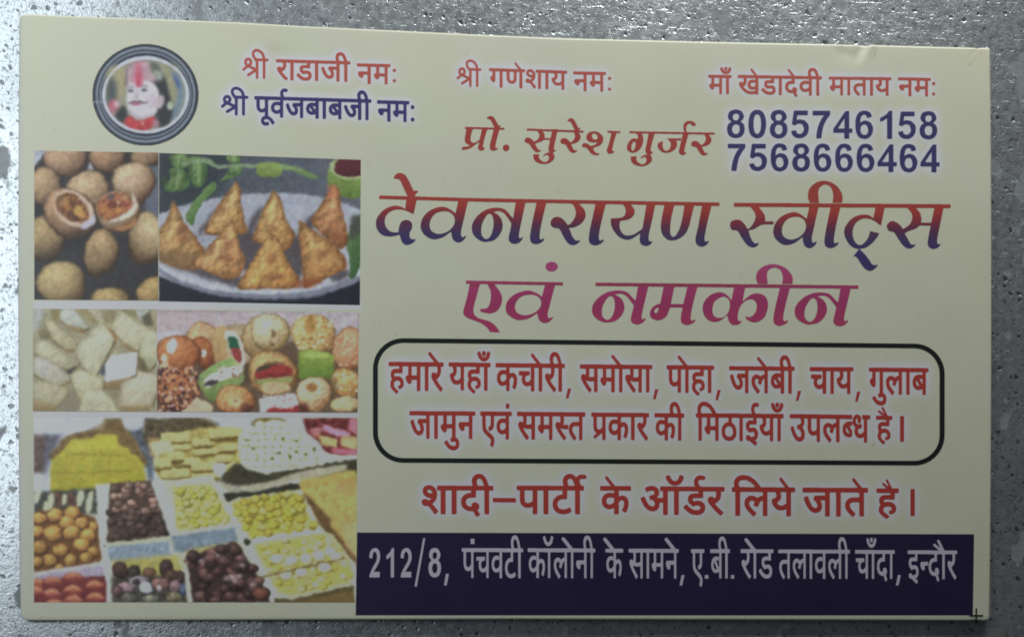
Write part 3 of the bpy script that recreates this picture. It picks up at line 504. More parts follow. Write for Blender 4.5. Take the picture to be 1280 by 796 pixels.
    q.add([[(1138, 610.4), (1143.6, 610.4), (1143.6, 644.3), (1138, 644.3)]], .2)
    q = L['addr'] = Line(452, 664, 1210, 745); B = .48
    for ch, a, b in (('2', 461.5, 475.2), ('1', 483, 492.6), ('2', 500.6, 514.6), ('8', 535.6, 551.2)):
        digit(q, ch, a, b, 684.2, 721)
    q.add([[(529, 672), (531.6, 672), (521, 732.4), (518.2, 732.4)]], .15)
    q.add([[(557.4, 716.5), (561.2, 716.5), (558.4, 731), (555, 731)]], .15)
    w_('addr', ['प', 'ं', 'च', 'व', 'ट', 'ी'], 577.5, 653.4, 684.6, 685, 721.4, B)
    w_('addr', ['क', 'ॉ', 'ल', 'V', 'े', 'न', 'ी'], 660, 743.8, 684.8, 685.2, 721.4, B)
    w_('addr', ['क', 'े'], 757, 778.4, 685.4, 685.6, 721.6, B)
    w_('addr', ['स', 'V', 'म', 'न', 'े'], 786, 848, 685.4, 685.8, 721.8, B)
    w_('addr', ['ए'], 864, 880, 686, 686, 722, B)
    w_('addr', ['ब', 'ी'], 888, 912, 686, 686, 722, B)
    for x in (883.3, 915.6): q.add([[(x - 2.2, 718), (x + 2.2, 718), (x + 2.2, 722.6), (x - 2.2, 722.6)]], .1)
    w_('addr', ['र', 'V', 'े', 'ड'], 926, 966.6, 686, 686.2, 722, B)
    w_('addr', ['त', 'ल', 'V', 'व', 'ल', 'ी'], 973, 1062, 686.4, 686.8, 722.2, B)
    w_('addr', ['च', 'V', 'ँ', 'द', 'V'], 1069, 1118, 687, 687.2, 722.4, B)
    for x in (849.4, 1119.7): q.add([[(x + 2.6, 718), (x + 6.2, 718), (x + 3.2, 731), (x, 731)]], .15)
    w_('addr', ['इ', '~न', 'द', 'V', 'ै', 'र'], 1134.7, 1196, 687.4, 687.8, 722.6, B)
    return L

def put_dot(line, cx, cy, rx, ry=None):
    ry = ry or rx
    a = np.linspace(0, 2 * math.pi, 28, endpoint=False)
    line.add([np.stack([cx + rx * np.cos(a), cy + ry * np.sin(a)], 1)])

# ---------------------------------------------------------------- pictures
rng = np.random.RandomState(7)
CH, CW = 796, 1280
canvas = np.zeros((CH, CW, 3)) + np.array((180, 184, 176)) / 255.
TX = [0, 0, 1.0]
CLIP = [0, CW, 0, CH]
def clip_to(a, b, c, d): CLIP[:] = [a, b, c, d]
def use(X0, Y0, s): TX[:] = [X0, Y0, s]
def _win(A, pad):
    return (int(max(CLIP[0], math.floor(A[:, 0].min()) - pad)), int(min(CLIP[1], math.ceil(A[:, 0].max()) + pad)),
            int(max(CLIP[2], math.floor(A[:, 1].min()) - pad)), int(min(CLIP[3], math.ceil(A[:, 1].max()) + pad)))
def _noise(h, w, s):
    n = rng.randn(h + 8, w + 8); n = blur(n, s)[4:4+h, 4:4+w]
    return n / (n.std() + 1e-6)
def shape(pts, col, soft=.6, col2=None, ang=90, rim=None, n=0.03, ns=.9, smooth=True, alpha=1.0, em=0.0, es=2.0):
    """soft-edged printed shape; colour runs from col (light end) to col2 along ang; rim darkens the edge"""
    P = zpts(pts, *TX)
    P = smooth_closed(P) if smooth else np.array([p[:2] for p in P])
    a, b, c, d = _win(P, 4)
    if b <= a or d <= c: return
    m = blur(down(fill_mask([P], a, c, b - a, d - c, 3).astype(float), 3), soft)
    yy, xx = np.mgrid[c:d, a:b]
    cx, cy = P.mean(0); r = max(1., np.abs(P - (cx, cy)).max())
    col = np.array(col, float) / 255
    C = np.broadcast_to(col, (d - c, b - a, 3)).copy()
    if col2 is not None:
        ca, sa = math.cos(math.radians(ang)), math.sin(math.radians(ang))
        r = max(1., np.abs((P - (cx, cy)) @ (ca, sa)).max())
        t = ((xx - cx) * ca + (yy - cy) * sa) / r * .5 + .5
        t = np.clip(t, 0, 1)[..., None] ** 1.2
        C = C * (1 - t) + np.array(col2, float) / 255 * t
    if rim is not None:
        e = blur(m, max(1.2, r * .14)); e = np.clip((1 - e) * 1.7, 0, 1)[..., None]
        C = C * (1 - e) + np.array(rim, float) / 255 * e
    if n: C = C * (1 + n * .55 * _noise(d - c, b - a, ns * 1.5))[..., None]
    if em:
        k = _noise(d - c + 2, b - a + 2, es); k2 = _noise(d - c + 2, b - a + 2, es * .5)
        g = (k[2:, 2:] - k[:-2, :-2]) * es * .5 + (k2[2:, 2:] - k2[:-2, :-2]) * es * .22
        C = C * (1 + em * np.clip(-g, -2.2, 2.6))[..., None]
    m = (m * alpha)[..., None]
    canvas[c:d, a:b] = canvas[c:d, a:b] * (1 - m) + C * m
def ell(cx, cy, rx, ry, col, rot=0, **k):
    a = np.linspace(0, 2 * math.pi, 16, endpoint=False); w = 1 + .03 * np.sin(3 * a + cx)
    x, y = rx * np.cos(a) * w, ry * np.sin(a) * w; r = math.radians(rot)
    shape([(cx + u * math.cos(r) - v * math.sin(r), cy + u * math.sin(r) + v * math.cos(r)) for u, v in zip(x, y)], col, **k)
def ball(cx, cy, rx, ry, hi, lo, rot=0, rim=None, ang=60, soft=.7, em=.022, gl=.10, n=.03, alpha=1.0, es=1.6):
    """a rounded piece: lit from the upper left, dark where it turns under, a soft highlight"""
    X0, Y0, sc = TX; x, y, a_, b_ = cx / sc + X0, cy / sc + Y0, rx / sc, ry / sc
    R = max(a_, b_)
    a, b, c, d = _win(np.array([(x - R, y - R), (x + R, y + R)]), 4)
    if b <= a or d <= c: return
    yy, xx = np.mgrid[c:d, a:b]; xx = xx + .5; yy = yy + .5; r = math.radians(rot)
    u = ((xx - x) * math.cos(r) + (yy - y) * math.sin(r)) / a_; v = (-(xx - x) * math.sin(r) + (yy - y) * math.cos(r)) / b_
    th = np.arctan2(v, u); ph = cx * .7 + cy
    rad = np.hypot(u, v) / (1 + .035 * np.sin(2 * th + ph) + .03 * np.sin(3 * th + 2 * ph) + .015 * np.sin(5 * th + ph))
    m = np.clip((1 - rad) * min(a_, b_) / max(soft, .3) * .7 + .5, 0, 1)
    zz = np.sqrt(np.clip(1 - rad ** 2, 0, 1))
    dx, dy = (xx - x) / R, (yy - y) / R
    t = math.radians(ang)
    lam = np.clip(zz * .80 - (dx * math.cos(t) + dy * math.sin(t)) * .62, 0, 1)
    hi = np.array(hi, float) / 255; lo = np.array(lo, float) / 255
    C = lo * .80 + (hi * 1.10 - lo * .80) * lam[..., None] ** .9
    sp = np.exp(-(((dx + math.cos(t) * .38) ** 2 + (dy + math.sin(t) * .38) ** 2) / .05))[..., None]
    C = C + gl * sp * (1 - C)
    C = C * (1 - .30 * np.clip((rad - .78) / .22, 0, 1) ** 2)[..., None]
    if n: C = C * (1 + n * _noise(d - c, b - a, 1.2))[..., None]
    if em and R > 4:
        k = _noise(d - c + 2, b - a + 2, es); g = (k[2:, 2:] - k[:-2, :-2]) * es * .5
        C = C * (1 + em * np.clip(-g, -2.2, 2.6))[..., None]
    m = (m * alpha)[..., None]
    canvas[c:d, a:b] = canvas[c:d, a:b] * (1 - m) + C * m
def ballp(*a, **k):      # the pastries of the first picture are out of focus at their edges
    k.setdefault('soft', 2.2); k.setdefault('gl', .04); k.setdefault('em', .016)
    hi, lo = a[4], a[5]; hi = tuple(v * .97 for v in hi); lo = tuple(v * .84 for v in lo)
    ball(*a[:4], hi, lo, *a[6:], **k)
def ballw(*a, **k):      # the assorted sweets: warm, evenly lit, a little soft
    k.setdefault('soft', 1.3); k.setdefault('gl', .03); k.setdefault('em', .05)
    hi, lo = a[4], a[5]; hi = (hi[0] * 1.02, hi[1] * .955, hi[2] * .90); lo = (min(255, lo[0] * 1.16), lo[1] * 1.05, lo[2] * .98)
    ball(*a[:4], hi, lo, *a[6:], **k)
def q(pts, col, **k): shape(pts, col, smooth=False, **k)
def crumbs(x0, y0, x1, y1, cols, n, r=(1, 2.4), poly=None):
    for _ in range(n):
        x, y = rng.uniform(x0, x1), rng.uniform(y0, y1)
        if poly is not None and not inside(x, y, poly): continue
        cc = cols[rng.randint(len(cols))]; rr = rng.uniform(*r) * TX[2]
        ell(x, y, rr, rr * rng.uniform(.6, 1), cc, rng.uniform(0, 180), soft=.5, n=0)
def inside(x, y, P):
    r = False; j = len(P) - 1
    for i in range(len(P)):
        if (P[i][1] > y) != (P[j][1] > y) and x < (P[j][0] - P[i][0]) * (y - P[i][1]) / (P[j][1] - P[i][1]) + P[i][0]: r = not r
        j = i
    return r

def paint_pictures():
    T_, D_ = (163, 142, 116), (118, 88, 66)
    clip_to(38, 198, 180, 382)
    use(30, 180, 3.98)
    q([(40, 20), (690, 20), (690, 800), (40, 800)], (52, 50, 54), n=.08)
    q([(600, 100), (700, 100), (700, 420), (600, 420)], (92, 96, 112), soft=3)
    ballp(205, 72, 108, 92, (175, 141, 112), (140, 102, 76)); ballp(415, 66, 96, 78, (167, 130, 98), (110, 80, 62)); ballp(610, 60, 84, 56, (158, 126, 96), (104, 80, 64))
    q([(40, 20), (112, 30), (75, 85), (50, 115), (40, 115)], (168, 170, 186), soft=1)
    ballp(105, 215, 88, 100, (178, 147, 110), (112, 84, 62), ang=50)
    ballp(545, 192, 106, 112, (189, 162, 132), (140, 98, 66)); q([(318, 130), (330, 90), (345, 130)], (175, 175, 185), soft=1)
    ballp(318, 232, 106, 104, (189, 160, 124), (147, 111, 78))
    ell(205, 455, 180, 60, (44, 42, 46), soft=3); ballp(95, 470, 112, 118, (169, 141, 98), (104, 80, 56), ang=70)
    ballp(383, 540, 90, 118, (167, 139, 100), (112, 80, 52), rot=8)
    for dx, dy in ((-20, -10), (0, 25), (-8, 60)): ell(375 + dx, 540 + dy, 12, 30, (122, 98, 68), soft=1, alpha=.6)
    ballp(608, 470, 96, 132, (182, 158, 120), (120, 88, 58), ang=120)
    ballp(186, 692, 126, 112, (182, 160, 112), (142, 109, 68)); ballp(430, 775, 96, 68, (175, 147, 96), (120, 90, 54)); ballp(645, 745, 84, 88, (171, 141, 92), (110, 80, 46))
    ballp(228, 345, 138, 122, (175, 136, 102), (120, 88, 64), rot=38)
    ell(248, 322, 112, 78, (195, 169, 150), rot=38, soft=.8); ell(240, 318, 94, 60, (128, 82, 50), em=.15, es=1.3, rot=38, soft=.8)
    for x, y, r, c in ((200, 290, 26, (167, 119, 74)), (240, 300, 20, (104, 62, 40)), (235, 345, 24, (96, 60, 44)), (270, 330, 26, (182, 141, 72)), (290, 355, 20, (178, 130, 70)), (215, 320, 18, (156, 104, 58)), (180, 275, 16, (120, 84, 60)), (262, 372, 18, (92, 58, 46))): ell(x, y, r, r * .8, c, soft=.7)
    shape([(285, 400), (330, 370), (350, 350), (355, 390), (320, 420), (290, 425)], (172, 168, 180), soft=1)
    ballp(465, 335, 108, 108, (186, 162, 138), (158, 115, 78), rot=-20)
    ell(448, 310, 92, 68, (151, 92, 62), em=.15, es=1.3, rot=-22, soft=.8)
    for x, y, r, c in ((400, 320, 24, (175, 111, 60)), (440, 300, 26, (112, 60, 42)), (475, 270, 26, (164, 100, 70)), (500, 300, 22, (142, 74, 56)), (430, 345, 26, (167, 104, 60)), (470, 330, 18, (189, 128, 70)), (430, 262, 18, (92, 82, 78)), (500, 265, 16, (178, 128, 96)), (465, 290, 7, (211, 192, 176))): ell(x, y, r, r * .8, c, soft=.7)
    shape([(535, 245), (562, 280), (560, 330), (520, 365), (440, 388), (420, 385), (480, 358), (530, 325), (545, 290)], (202, 188, 172), soft=.9)
    shape([(450, 420), (520, 400), (556, 360), (552, 400), (500, 432)], (167, 113, 70), soft=1.2)
    clip_to(198, 456, 180, 384)
    use(190, 185, 3.98)
    q([(34, 20), (1042, 20), (1042, 800), (34, 800)], (66, 72, 82), col2=(88, 92, 104), ang=0, n=.05)
    q([(34, 20), (420, 20), (300, 260), (34, 360)], (48, 56, 62), soft=6); q([(34, 560), (1042, 560), (1042, 800), (34, 800)], (34, 36, 46), n=.03)
    # leaves
    G1, G2 = (112, 136, 84), (70, 96, 54)
    for pts in ([(95, 35), (170, 30), (185, 80), (130, 110), (95, 80)], [(85, 110), (130, 95), (175, 130), (185, 190), (130, 215), (75, 215), (60, 190), (90, 150)], [(180, 40), (265, 60), (270, 150), (240, 198), (200, 180), (180, 110)], [(370, 30), (440, 40), (430, 75), (380, 70)], [(390, 95), (440, 80), (448, 120), (400, 150), (330, 165), (370, 130)]):
        shape(pts, G1, col2=G2, rim=(62, 88, 52), n=.07, em=.06)
    shape([(150, 70), (270, 50), (330, 85), (450, 78), (560, 85), (560, 98), (430, 96), (320, 100), (260, 75), (160, 90)], (120, 138, 106), soft=.8)
    shape([(525, 85), (600, 68), (645, 85), (640, 135), (560, 145), (522, 130)], (128, 146, 78), col2=(100, 122, 62), n=.05)
    shape([(640, 82), (710, 92), (790, 125), (835, 152), (780, 146), (700, 115), (640, 105)], (120, 144, 92), col2=(88, 116, 70), n=.03)
    for xa, ya, xb, yb in ((135, 40, 125, 100), (225, 55, 235, 185), (130, 112, 120, 205), (85, 195, 150, 150), (410, 35, 405, 72), (340, 160, 430, 95), (200, 90, 250, 130), (210, 140, 258, 110)):
        q([(xa - 4, ya), (xa + 4, ya), (xb + 3, yb), (xb - 3, yb)], (142, 164, 118), soft=.9, alpha=.7, n=0)
    for x, y, rx, ry in ((165, 150, 16, 30), (100, 60, 14, 12), (190, 110, 12, 40), (262, 120, 10, 40), (110, 130, 10, 20), (395, 130, 26, 8), (60, 160, 12, 26)): ell(x, y, rx, ry, (50, 74, 44), soft=1.6, alpha=.7)
    # plate
    ell(545, 482, 650, 256, (158, 160, 174), rim=(150, 152, 166), soft=1)
    shape([(34, 575), (120, 640), (300, 700), (540, 728), (800, 710), (1042, 630), (1042, 655), (820, 738), (545, 752), (300, 728), (110, 665), (34, 610)], (112, 114, 130), soft=1.2)
    shape([(34, 590), (150, 660), (320, 705), (540, 722), (780, 706), (1042, 628), (1042, 600), (800, 670), (540, 694), (300, 672), (130, 620), (34, 560)], (168, 170, 184), soft=1)
    shape([(205, 400), (240, 320), (330, 270), (560, 236), (800, 260), (900, 300), (860, 420), (700, 520), (400, 520), (230, 470)], (150, 152, 166), soft=4, n=.02)
    # bowl
    ell(990, 150, 118, 100, (122, 140, 76), col2=(88, 112, 52), n=.04); ell(996, 96, 112, 62, (150, 160, 112), soft=.8); ell(1000, 92, 96, 54, (92, 46, 52), col2=(70, 32, 38), n=.08)
    # chillies
    shape([(300, 172), (322, 182), (312, 215), (262, 260), (225, 320), (205, 382), (172, 360), (175, 320), (210, 262), (255, 210)], (100, 128, 74), col2=(62, 96, 52), ang=40, n=.05)
    shape([(1042, 330), (1042, 560), (1010, 640), (980, 640), (985, 560), (965, 470), (990, 400)], (86, 112, 70), col2=(52, 84, 48), ang=20, n=.05)
    shape([(985, 365), (1010, 330), (1036, 340), (1036, 420), (990, 450)], (70, 72, 66), soft=2)
    # shadows on the plate
    for pts in ([(255, 420), (330, 290), (290, 330), (225, 430)], [(480, 460), (560, 290), (500, 340), (465, 440)], [(420, 420), (520, 440), (600, 500), (760, 420), (740, 640), (640, 600), (480, 620), (440, 560)], [(760, 370), (830, 320), (790, 420)], [(110, 580), (260, 600), (440, 640), (430, 690), (250, 640)], [(880, 640), (960, 600), (980, 640), (920, 665)]):
        shape(pts, (66, 58, 62), soft=2.2, alpha=.85)
    S1, S2, SR = (196, 160, 104), (150, 104, 58), (112, 72, 42)
    def samosa(pts, c1=S1, c2=S2, ang=60):
        shape(pts, c1, col2=c2, ang=ang, rim=SR, soft=.7, n=.04, ns=1.0, em=.075, es=2.8)
    samosa([(418, 165, 1), (436, 190), (445, 290), (470, 400), (462, 425), (380, 430), (290, 435), (262, 410), (300, 330), (360, 240)])
    samosa([(607, 208, 1), (640, 250), (670, 360), (712, 425), (690, 490), (640, 510), (560, 480), (498, 455), (515, 400), (560, 290)])
    samosa([(905, 180, 1), (935, 210), (942, 290), (965, 390), (978, 460), (940, 505), (880, 460), (800, 385), (800, 340), (855, 260)], (184, 134, 92), (138, 86, 56))
    ell(900, 215, 28, 34, (166, 92, 66), soft=2, alpha=.8)
    samosa([(105, 255, 1), (135, 310), (170, 380), (225, 450), (260, 510), (250, 580), (190, 605), (90, 585), (30, 545), (30, 420), (75, 350)])
    shape([(40, 500), (200, 520), (250, 545), (220, 600), (120, 600), (35, 550)], (112, 86, 58), soft=3, alpha=.7)
    samosa([(395, 355, 1), (425, 410), (440, 490), (465, 560), (440, 630), (380, 652), (280, 620), (200, 580), (225, 545), (300, 470)], (198, 156, 104), (156, 106, 62))
    samosa([(585, 420, 1), (630, 450), (660, 530), (700, 600), (735, 660), (700, 698), (560, 702), (430, 702), (425, 680), (500, 560), (550, 470)], (202, 160, 96), (164, 112, 58))
    samosa([(735, 355, 1), (790, 400), (880, 460), (962, 545), (960, 600), (880, 640), (790, 690), (755, 690), (745, 560), (728, 440)], (194, 150, 96), (158, 106, 60))
    shape([(700, 690), (740, 655), (850, 645), (800, 692)], (134, 74, 46), soft=1.5, alpha=.8)
    for x, y, rx, ry in ((150, 405, 28, 22), (155, 450, 22, 26), (590, 400, 34, 22), (592, 548, 30, 34), (370, 545, 40, 22), (380, 480, 26, 30), (880, 385, 26, 26), (345, 300, 22, 16), (860, 520, 40, 20), (920, 440, 26, 18), (610, 640, 60, 16), (490, 410, 0.1, 0.1)):
        ell(x, y, rx, ry, (116, 66, 44), soft=2.6, alpha=.6)
    for pts in ([(418, 172), (400, 260), (340, 390)], [(607, 212), (600, 330), (540, 450)], [(905, 190), (900, 300), (860, 400)], [(105, 262), (110, 380), (60, 530)], [(395, 362), (380, 460), (260, 590)], [(585, 430), (570, 540), (470, 690)], [(738, 362), (800, 470), (945, 580)]):
        for (xa, ya), (xb, yb) in zip(pts[:-1], pts[1:]):
            q([(xa - 5, ya), (xa + 6, ya), (xb + 10, yb), (xb - 8, yb)], (214, 180, 120), soft=2.2, alpha=.5, n=0)
    for _ in range(260):
        x, y = rng.uniform(40, 970), rng.uniform(250, 690)
        cx, cy = int(190 + x / 3.98), int(185 + y / 3.98); px = canvas[cy, cx]
        if px[0] > px[2] * 1.35 and px[0] > .4: ell(x, y, rng.uniform(5, 14), rng.uniform(4, 9), tuple(np.clip(px * 255 * rng.uniform(.86, 1.14), 0, 255)), rng.uniform(0, 180), soft=.9, n=0, alpha=.7)
    q([(34, 770), (1042, 782), (1042, 800), (34, 800)], (34, 36, 46))
    clip_to(38, 196, 382, 518)
    use(30, 375, 5.306)
    q([(50, 50), (880, 50), (880, 750), (50, 750)], (152, 144, 114), n=.06)
    q([(50, 50), (140, 50), (110, 160), (50, 230)], (166, 168, 160), soft=2)
    A1, A2 = (198, 195, 174), (176, 171, 144); SH = (96, 84, 58)
    def barfi(pts, c1=A1, c2=A2, side=None, ang=80):
        ax = sum(p[0] for p in pts) / len(pts); ay = sum(p[1] for p in pts) / len(pts)
        pts = [(ax + (x - ax) * 1.03, ay + (y - ay) * 1.03) for x, y in pts]; c1 = tuple(min(255, v * 1.12) for v in c1); c2 = tuple(v * 1.08 for v in c2)
        q([(x + 7, y + 14) for x, y in pts], (98, 84, 52), soft=1.2, alpha=.9)
        if side: q(side, (160, 140, 98), soft=.7, col2=(120, 100, 64), ang=90, n=.04)
        q(pts, c1, col2=c2, ang=ang, soft=.9, n=.025, ns=1.2, rim=tuple(v * .95 for v in c2), em=.012, es=2.4)
    q([(340, 60), (420, 60), (520, 150), (470, 165)], (150, 136, 96), soft=1); q([(425, 60), (520, 60), (530, 140), (500, 150)], (166, 158, 134), soft=1)
    q([(510, 80), (620, 65), (600, 140), (545, 160)], (140, 126, 92), soft=1); q([(640, 62), (750, 62), (742, 120), (700, 100)], (128, 120, 84), soft=1); q([(740, 62), (835, 62), (800, 150), (770, 130)], (160, 160, 152), soft=1)
    q([(780, 110), (835, 75), (860, 170), (800, 175)], (92, 84, 66), soft=1.5)
    barfi([(245, 60), (330, 55), (430, 175), (400, 190), (270, 155), (235, 120)], (168, 170, 162), (152, 152, 136), [(265, 150), (410, 185), (400, 225), (290, 195)])
    q([(180, 70), (225, 60), (240, 140), (200, 150)], (136, 124, 80), soft=1); q([(95, 200), (150, 195), (190, 260), (110, 260)], (118, 108, 76), soft=1.5)
    barfi([(130, 140), (180, 130), (350, 270), (345, 315), (270, 320), (190, 260)], (172, 166, 138), (150, 140, 104), [(260, 310), (345, 305), (330, 350), (290, 345)])
    q([(560, 180), (620, 230), (610, 300), (570, 300)], (150, 112, 66), soft=1)
    barfi([(580, 180), (650, 80), (790, 170), (880, 230), (750, 330), (640, 260)], (172, 168, 146), (160, 154, 124), [(650, 270), (750, 330), (720, 345), (640, 300)])
    barfi([(760, 290), (840, 180), (885, 230), (885, 400), (830, 460), (770, 380)], (170, 166, 142), (150, 144, 112))
    barfi([(340, 325), (510, 140), (600, 260), (560, 340), (470, 510), (380, 430)], (174, 170, 150), (162, 158, 130))
    barfi([(70, 270), (170, 265), (300, 380), (365, 400), (350, 430), (290, 455), (200, 440), (70, 350)], (170, 166, 140), (146, 138, 108), [(200, 420), (300, 445), (360, 420), (340, 460), (250, 462)])
    barfi([(65, 380), (130, 370), (300, 490), (300, 530), (200, 575), (60, 480)], (166, 164, 158), (150, 142, 118), [(120, 525), (200, 560), (310, 520), (300, 560), (190, 585)])
    barfi([(55, 540), (150, 540), (290, 580), (290, 620), (220, 700), (55, 650)], (166, 160, 134), (146, 136, 104), [(55, 650), (220, 690), (220, 740), (55, 735)])
    q([(230, 700), (330, 570), (390, 740), (230, 740)], (132, 122, 100), soft=1.5); q([(280, 470), (350, 430), (330, 470), (300, 500)], (60, 62, 60), soft=1.5)
    q([(500, 470), (550, 400), (545, 490), (520, 500)], (72, 76, 84), soft=1.5); q([(755, 370), (800, 400), (830, 480), (790, 505), (760, 450)], (104, 94, 66), soft=1.5)
    barfi([(305, 500), (370, 455), (540, 520), (520, 590), (430, 620), (390, 690), (340, 600)], (170, 166, 142), (154, 148, 112))
    barfi([(400, 600), (520, 590), (600, 680), (620, 740), (370, 740)], (168, 164, 138), (156, 150, 122))
    q([(520, 540), (640, 530), (640, 600), (590, 600), (530, 590)], (128, 106, 72), soft=1.2); q([(560, 600), (630, 600), (620, 700), (590, 660)], (138, 126, 92), soft=1.2)
    barfi([(650, 540), (740, 470), (880, 490), (880, 600), (850, 690), (640, 700)], (168, 160, 140), (156, 146, 120), [(630, 695), (850, 680), (830, 735), (640, 740)])
    barfi([(545, 415), (580, 370), (750, 345), (740, 490), (640, 520), (540, 540)], (182, 184, 196), (176, 178, 192), [(540, 535), (740, 490), (640, 560), (545, 570)])
    clip_to(196, 454, 382, 518)
    use(190, 375, 4.741)
    q([(28, 55), (1235, 55), (1235, 670), (28, 670)], (92, 74, 58), n=.08)
    q([(28, 50), (1235, 50), (1235, 200), (700, 250), (28, 250)], (172, 156, 159), col2=(163, 154, 161), ang=0, soft=3)
    q([(0, 180), (200, 190), (90, 240), (28, 420), (28, 300)], (178, 174, 183), soft=2)
    ballw(300, 240, 110, 110, (185, 156, 122), (139, 109, 76)); ell(500, 260, 140, 120, (174, 152, 122), soft=1, rim=(130, 104, 71)); ballw(640, 230, 110, 130, (170, 152, 117), (122, 100, 63))
    ballw(300, 310, 70, 100, (154, 98, 61), (113, 63, 41), rot=-25); ell(305, 315, 20, 22, (204, 196, 191), soft=.7)
    shape([(370, 180), (440, 160), (440, 350), (400, 400), (360, 330)], (183, 152, 106), col2=(152, 115, 71), ang=90)
    shape([(430, 190), (490, 190), (545, 280), (545, 390), (500, 380), (455, 270)], (194, 187, 174), soft=.6); shape([(450, 222), (498, 222), (520, 290), (470, 295)], (36, 84, 62), soft=.7); shape([(470, 290), (525, 290), (535, 345), (520, 375), (490, 345)], (139, 56, 54), soft=.7)
    ballw(700, 190, 115, 120, (191, 185, 161), (141, 128, 82), rot=10); ell(718, 200, 16, 28, (92, 70, 48), soft=.8, alpha=.8); ell(715, 262, 12, 10, (80, 60, 44), soft=.8)
    ballw(955, 200, 128, 120, (191, 165, 117), (163, 135, 91)); crumbs(850, 100, 1070, 290, [(200, 178, 128), (143, 104, 52), (178, 148, 91), (207, 191, 152)], 110, (1.2, 2.8)); ell(935, 150, 36, 50, (150, 109, 52), soft=2, alpha=.8)
    ballw(1170, 290, 105, 130, (183, 143, 113), (148, 106, 76)); crumbs(1090, 220, 1225, 400, [(198, 163, 130), (163, 119, 85)], 40)
    q([(870, 300), (930, 290), (1080, 320), (1075, 460), (870, 470)], (135, 154, 67), col2=(86, 112, 46), ang=90, soft=.8, n=.06)
    q([(905, 300), (1060, 310), (1040, 345), (900, 340)], (152, 170, 85), soft=1.2)
    ballw(155, 320, 128, 118, (174, 117, 76), (130, 76, 45)); ell(118, 268, 28, 46, (200, 187, 191), soft=.7, rot=8); ell(70, 345, 18, 26, (196, 187, 163), soft=.8); ell(70, 390, 30, 20, (183, 174, 141), soft=1, rot=-20)
    ballw(150, 530, 128, 135, (152, 100, 67), (96, 54, 40)); crumbs(40, 400, 270, 660, [(183, 126, 80), (84, 46, 40), (200, 163, 148), (130, 71, 47), (66, 38, 40), (191, 141, 104)], 210, (1.2, 3.2))
    shape([(275, 460), (350, 390), (470, 340), (500, 370), (545, 410), (540, 480), (420, 560), (350, 600), (300, 540)], (154, 170, 106), col2=(92, 112, 54), ang=90, soft=.7, n=.06)
    shape([(300, 440), (400, 370), (470, 345), (490, 370), (350, 440)], (128, 156, 91), soft=.8); shape([(310, 470), (430, 405), (520, 390), (530, 430), (400, 480), (330, 520)], (194, 196, 194), soft=.8); crumbs(400, 390, 530, 450, [(130, 91, 76), (163, 130, 109), (207, 207, 196)], 26, (1, 2.2)); ell(350, 490, 45, 16, (62, 44, 48), rot=-15, soft=1)
    ballw(715, 430, 150, 132, (180, 152, 106), (139, 104, 63)); ell(722, 450, 112, 88, (172, 143, 104), soft=.7, rim=(92, 64, 44)); shape([(612, 430), (680, 385), (800, 385), (835, 440), (740, 462), (640, 468)], (148, 52, 47), col2=(113, 37, 39), soft=.8, n=.1)
    shape([(625, 475), (830, 455), (828, 480), (640, 500)], (135, 139, 82), soft=.8); shape([(618, 420), (650, 392), (750, 372), (700, 396), (640, 420)], (62, 60, 44), soft=.8); ell(730, 520, 90, 36, (185, 152, 113), soft=1.2)
    ballw(495, 590, 118, 90, (180, 139, 95), (139, 93, 58)); ell(500, 600, 42, 32, (194, 170, 126), soft=1.6); ell(495, 592, 12, 8, (119, 80, 50), soft=1)
    q([(170, 665), (262, 575), (360, 620), (355, 670)], (191, 174, 141), col2=(170, 143, 113), soft=.8)
    q([(635, 585), (840, 548), (870, 600), (865, 668), (640, 668)], (191, 183, 183), soft=.8, n=.06); shape([(680, 665), (720, 630), (800, 640), (865, 620), (868, 668)], (135, 43, 45), soft=1); crumbs(650, 560, 850, 640, [(152, 91, 91), (202, 196, 196), (163, 130, 130)], 30, (1, 2))
    ballw(960, 555, 102, 108, (196, 178, 150), (161, 128, 91)); ell(948, 518, 34, 28, (135, 95, 54), soft=1)
    ballw(1150, 490, 90, 90, (185, 152, 104), (150, 111, 63)); crumbs(1085, 420, 1225, 560, [(202, 172, 126), (163, 126, 71), (207, 196, 174)], 40); ballw(1145, 615, 88, 50, (187, 174, 139), (154, 137, 100))
    ell(560, 640, 40, 30, (58, 30, 30), soft=2, alpha=.6); ell(900, 640, 30, 40, (74, 36, 32), soft=2, alpha=.7); ell(560, 440, 20, 60, (70, 52, 40), soft=2, alpha=.7); ell(1080, 500, 18, 60, (92, 76, 46), soft=2, alpha=.7)
    clip_to(38, 450, 518, 756)
    use(30, 510, 5.818)
    q([(60, 60), (1280, 60), (1280, 770), (60, 770)], (182, 188, 202), n=.03)
    q([(65, 190), (180, 190), (145, 470), (65, 470)], (92, 70, 62), soft=2, n=.2); q([(150, 200), (280, 180), (200, 350), (160, 480), (135, 460)], (86, 84, 98), soft=3, n=.15)
    q([(860, 150), (950, 300), (940, 530), (915, 530), (840, 300), (750, 160)], (78, 86, 98), soft=2, n=.2)
    shape([(320, 200), (500, 150), (570, 130), (590, 72, 1), (718, 72, 1), (725, 130), (780, 180), (850, 300), (880, 420), (200, 380), (250, 260)], (112, 88, 48), soft=1.5, n=.12)
    q([(470, 150), (560, 120), (575, 70), (590, 70), (590, 160)], (144, 122, 88), soft=2)
    shape([(340, 225, 1), (500, 215), (515, 185, 1), (680, 195, 1), (690, 265), (760, 285), (775, 330), (845, 360), (885, 470), (885, 560), (840, 590), (700, 600), (210, 625), (188, 600), (205, 380), (280, 310)], (173, 164, 57), col2=(155, 146, 37), ang=90, soft=1, n=.03)
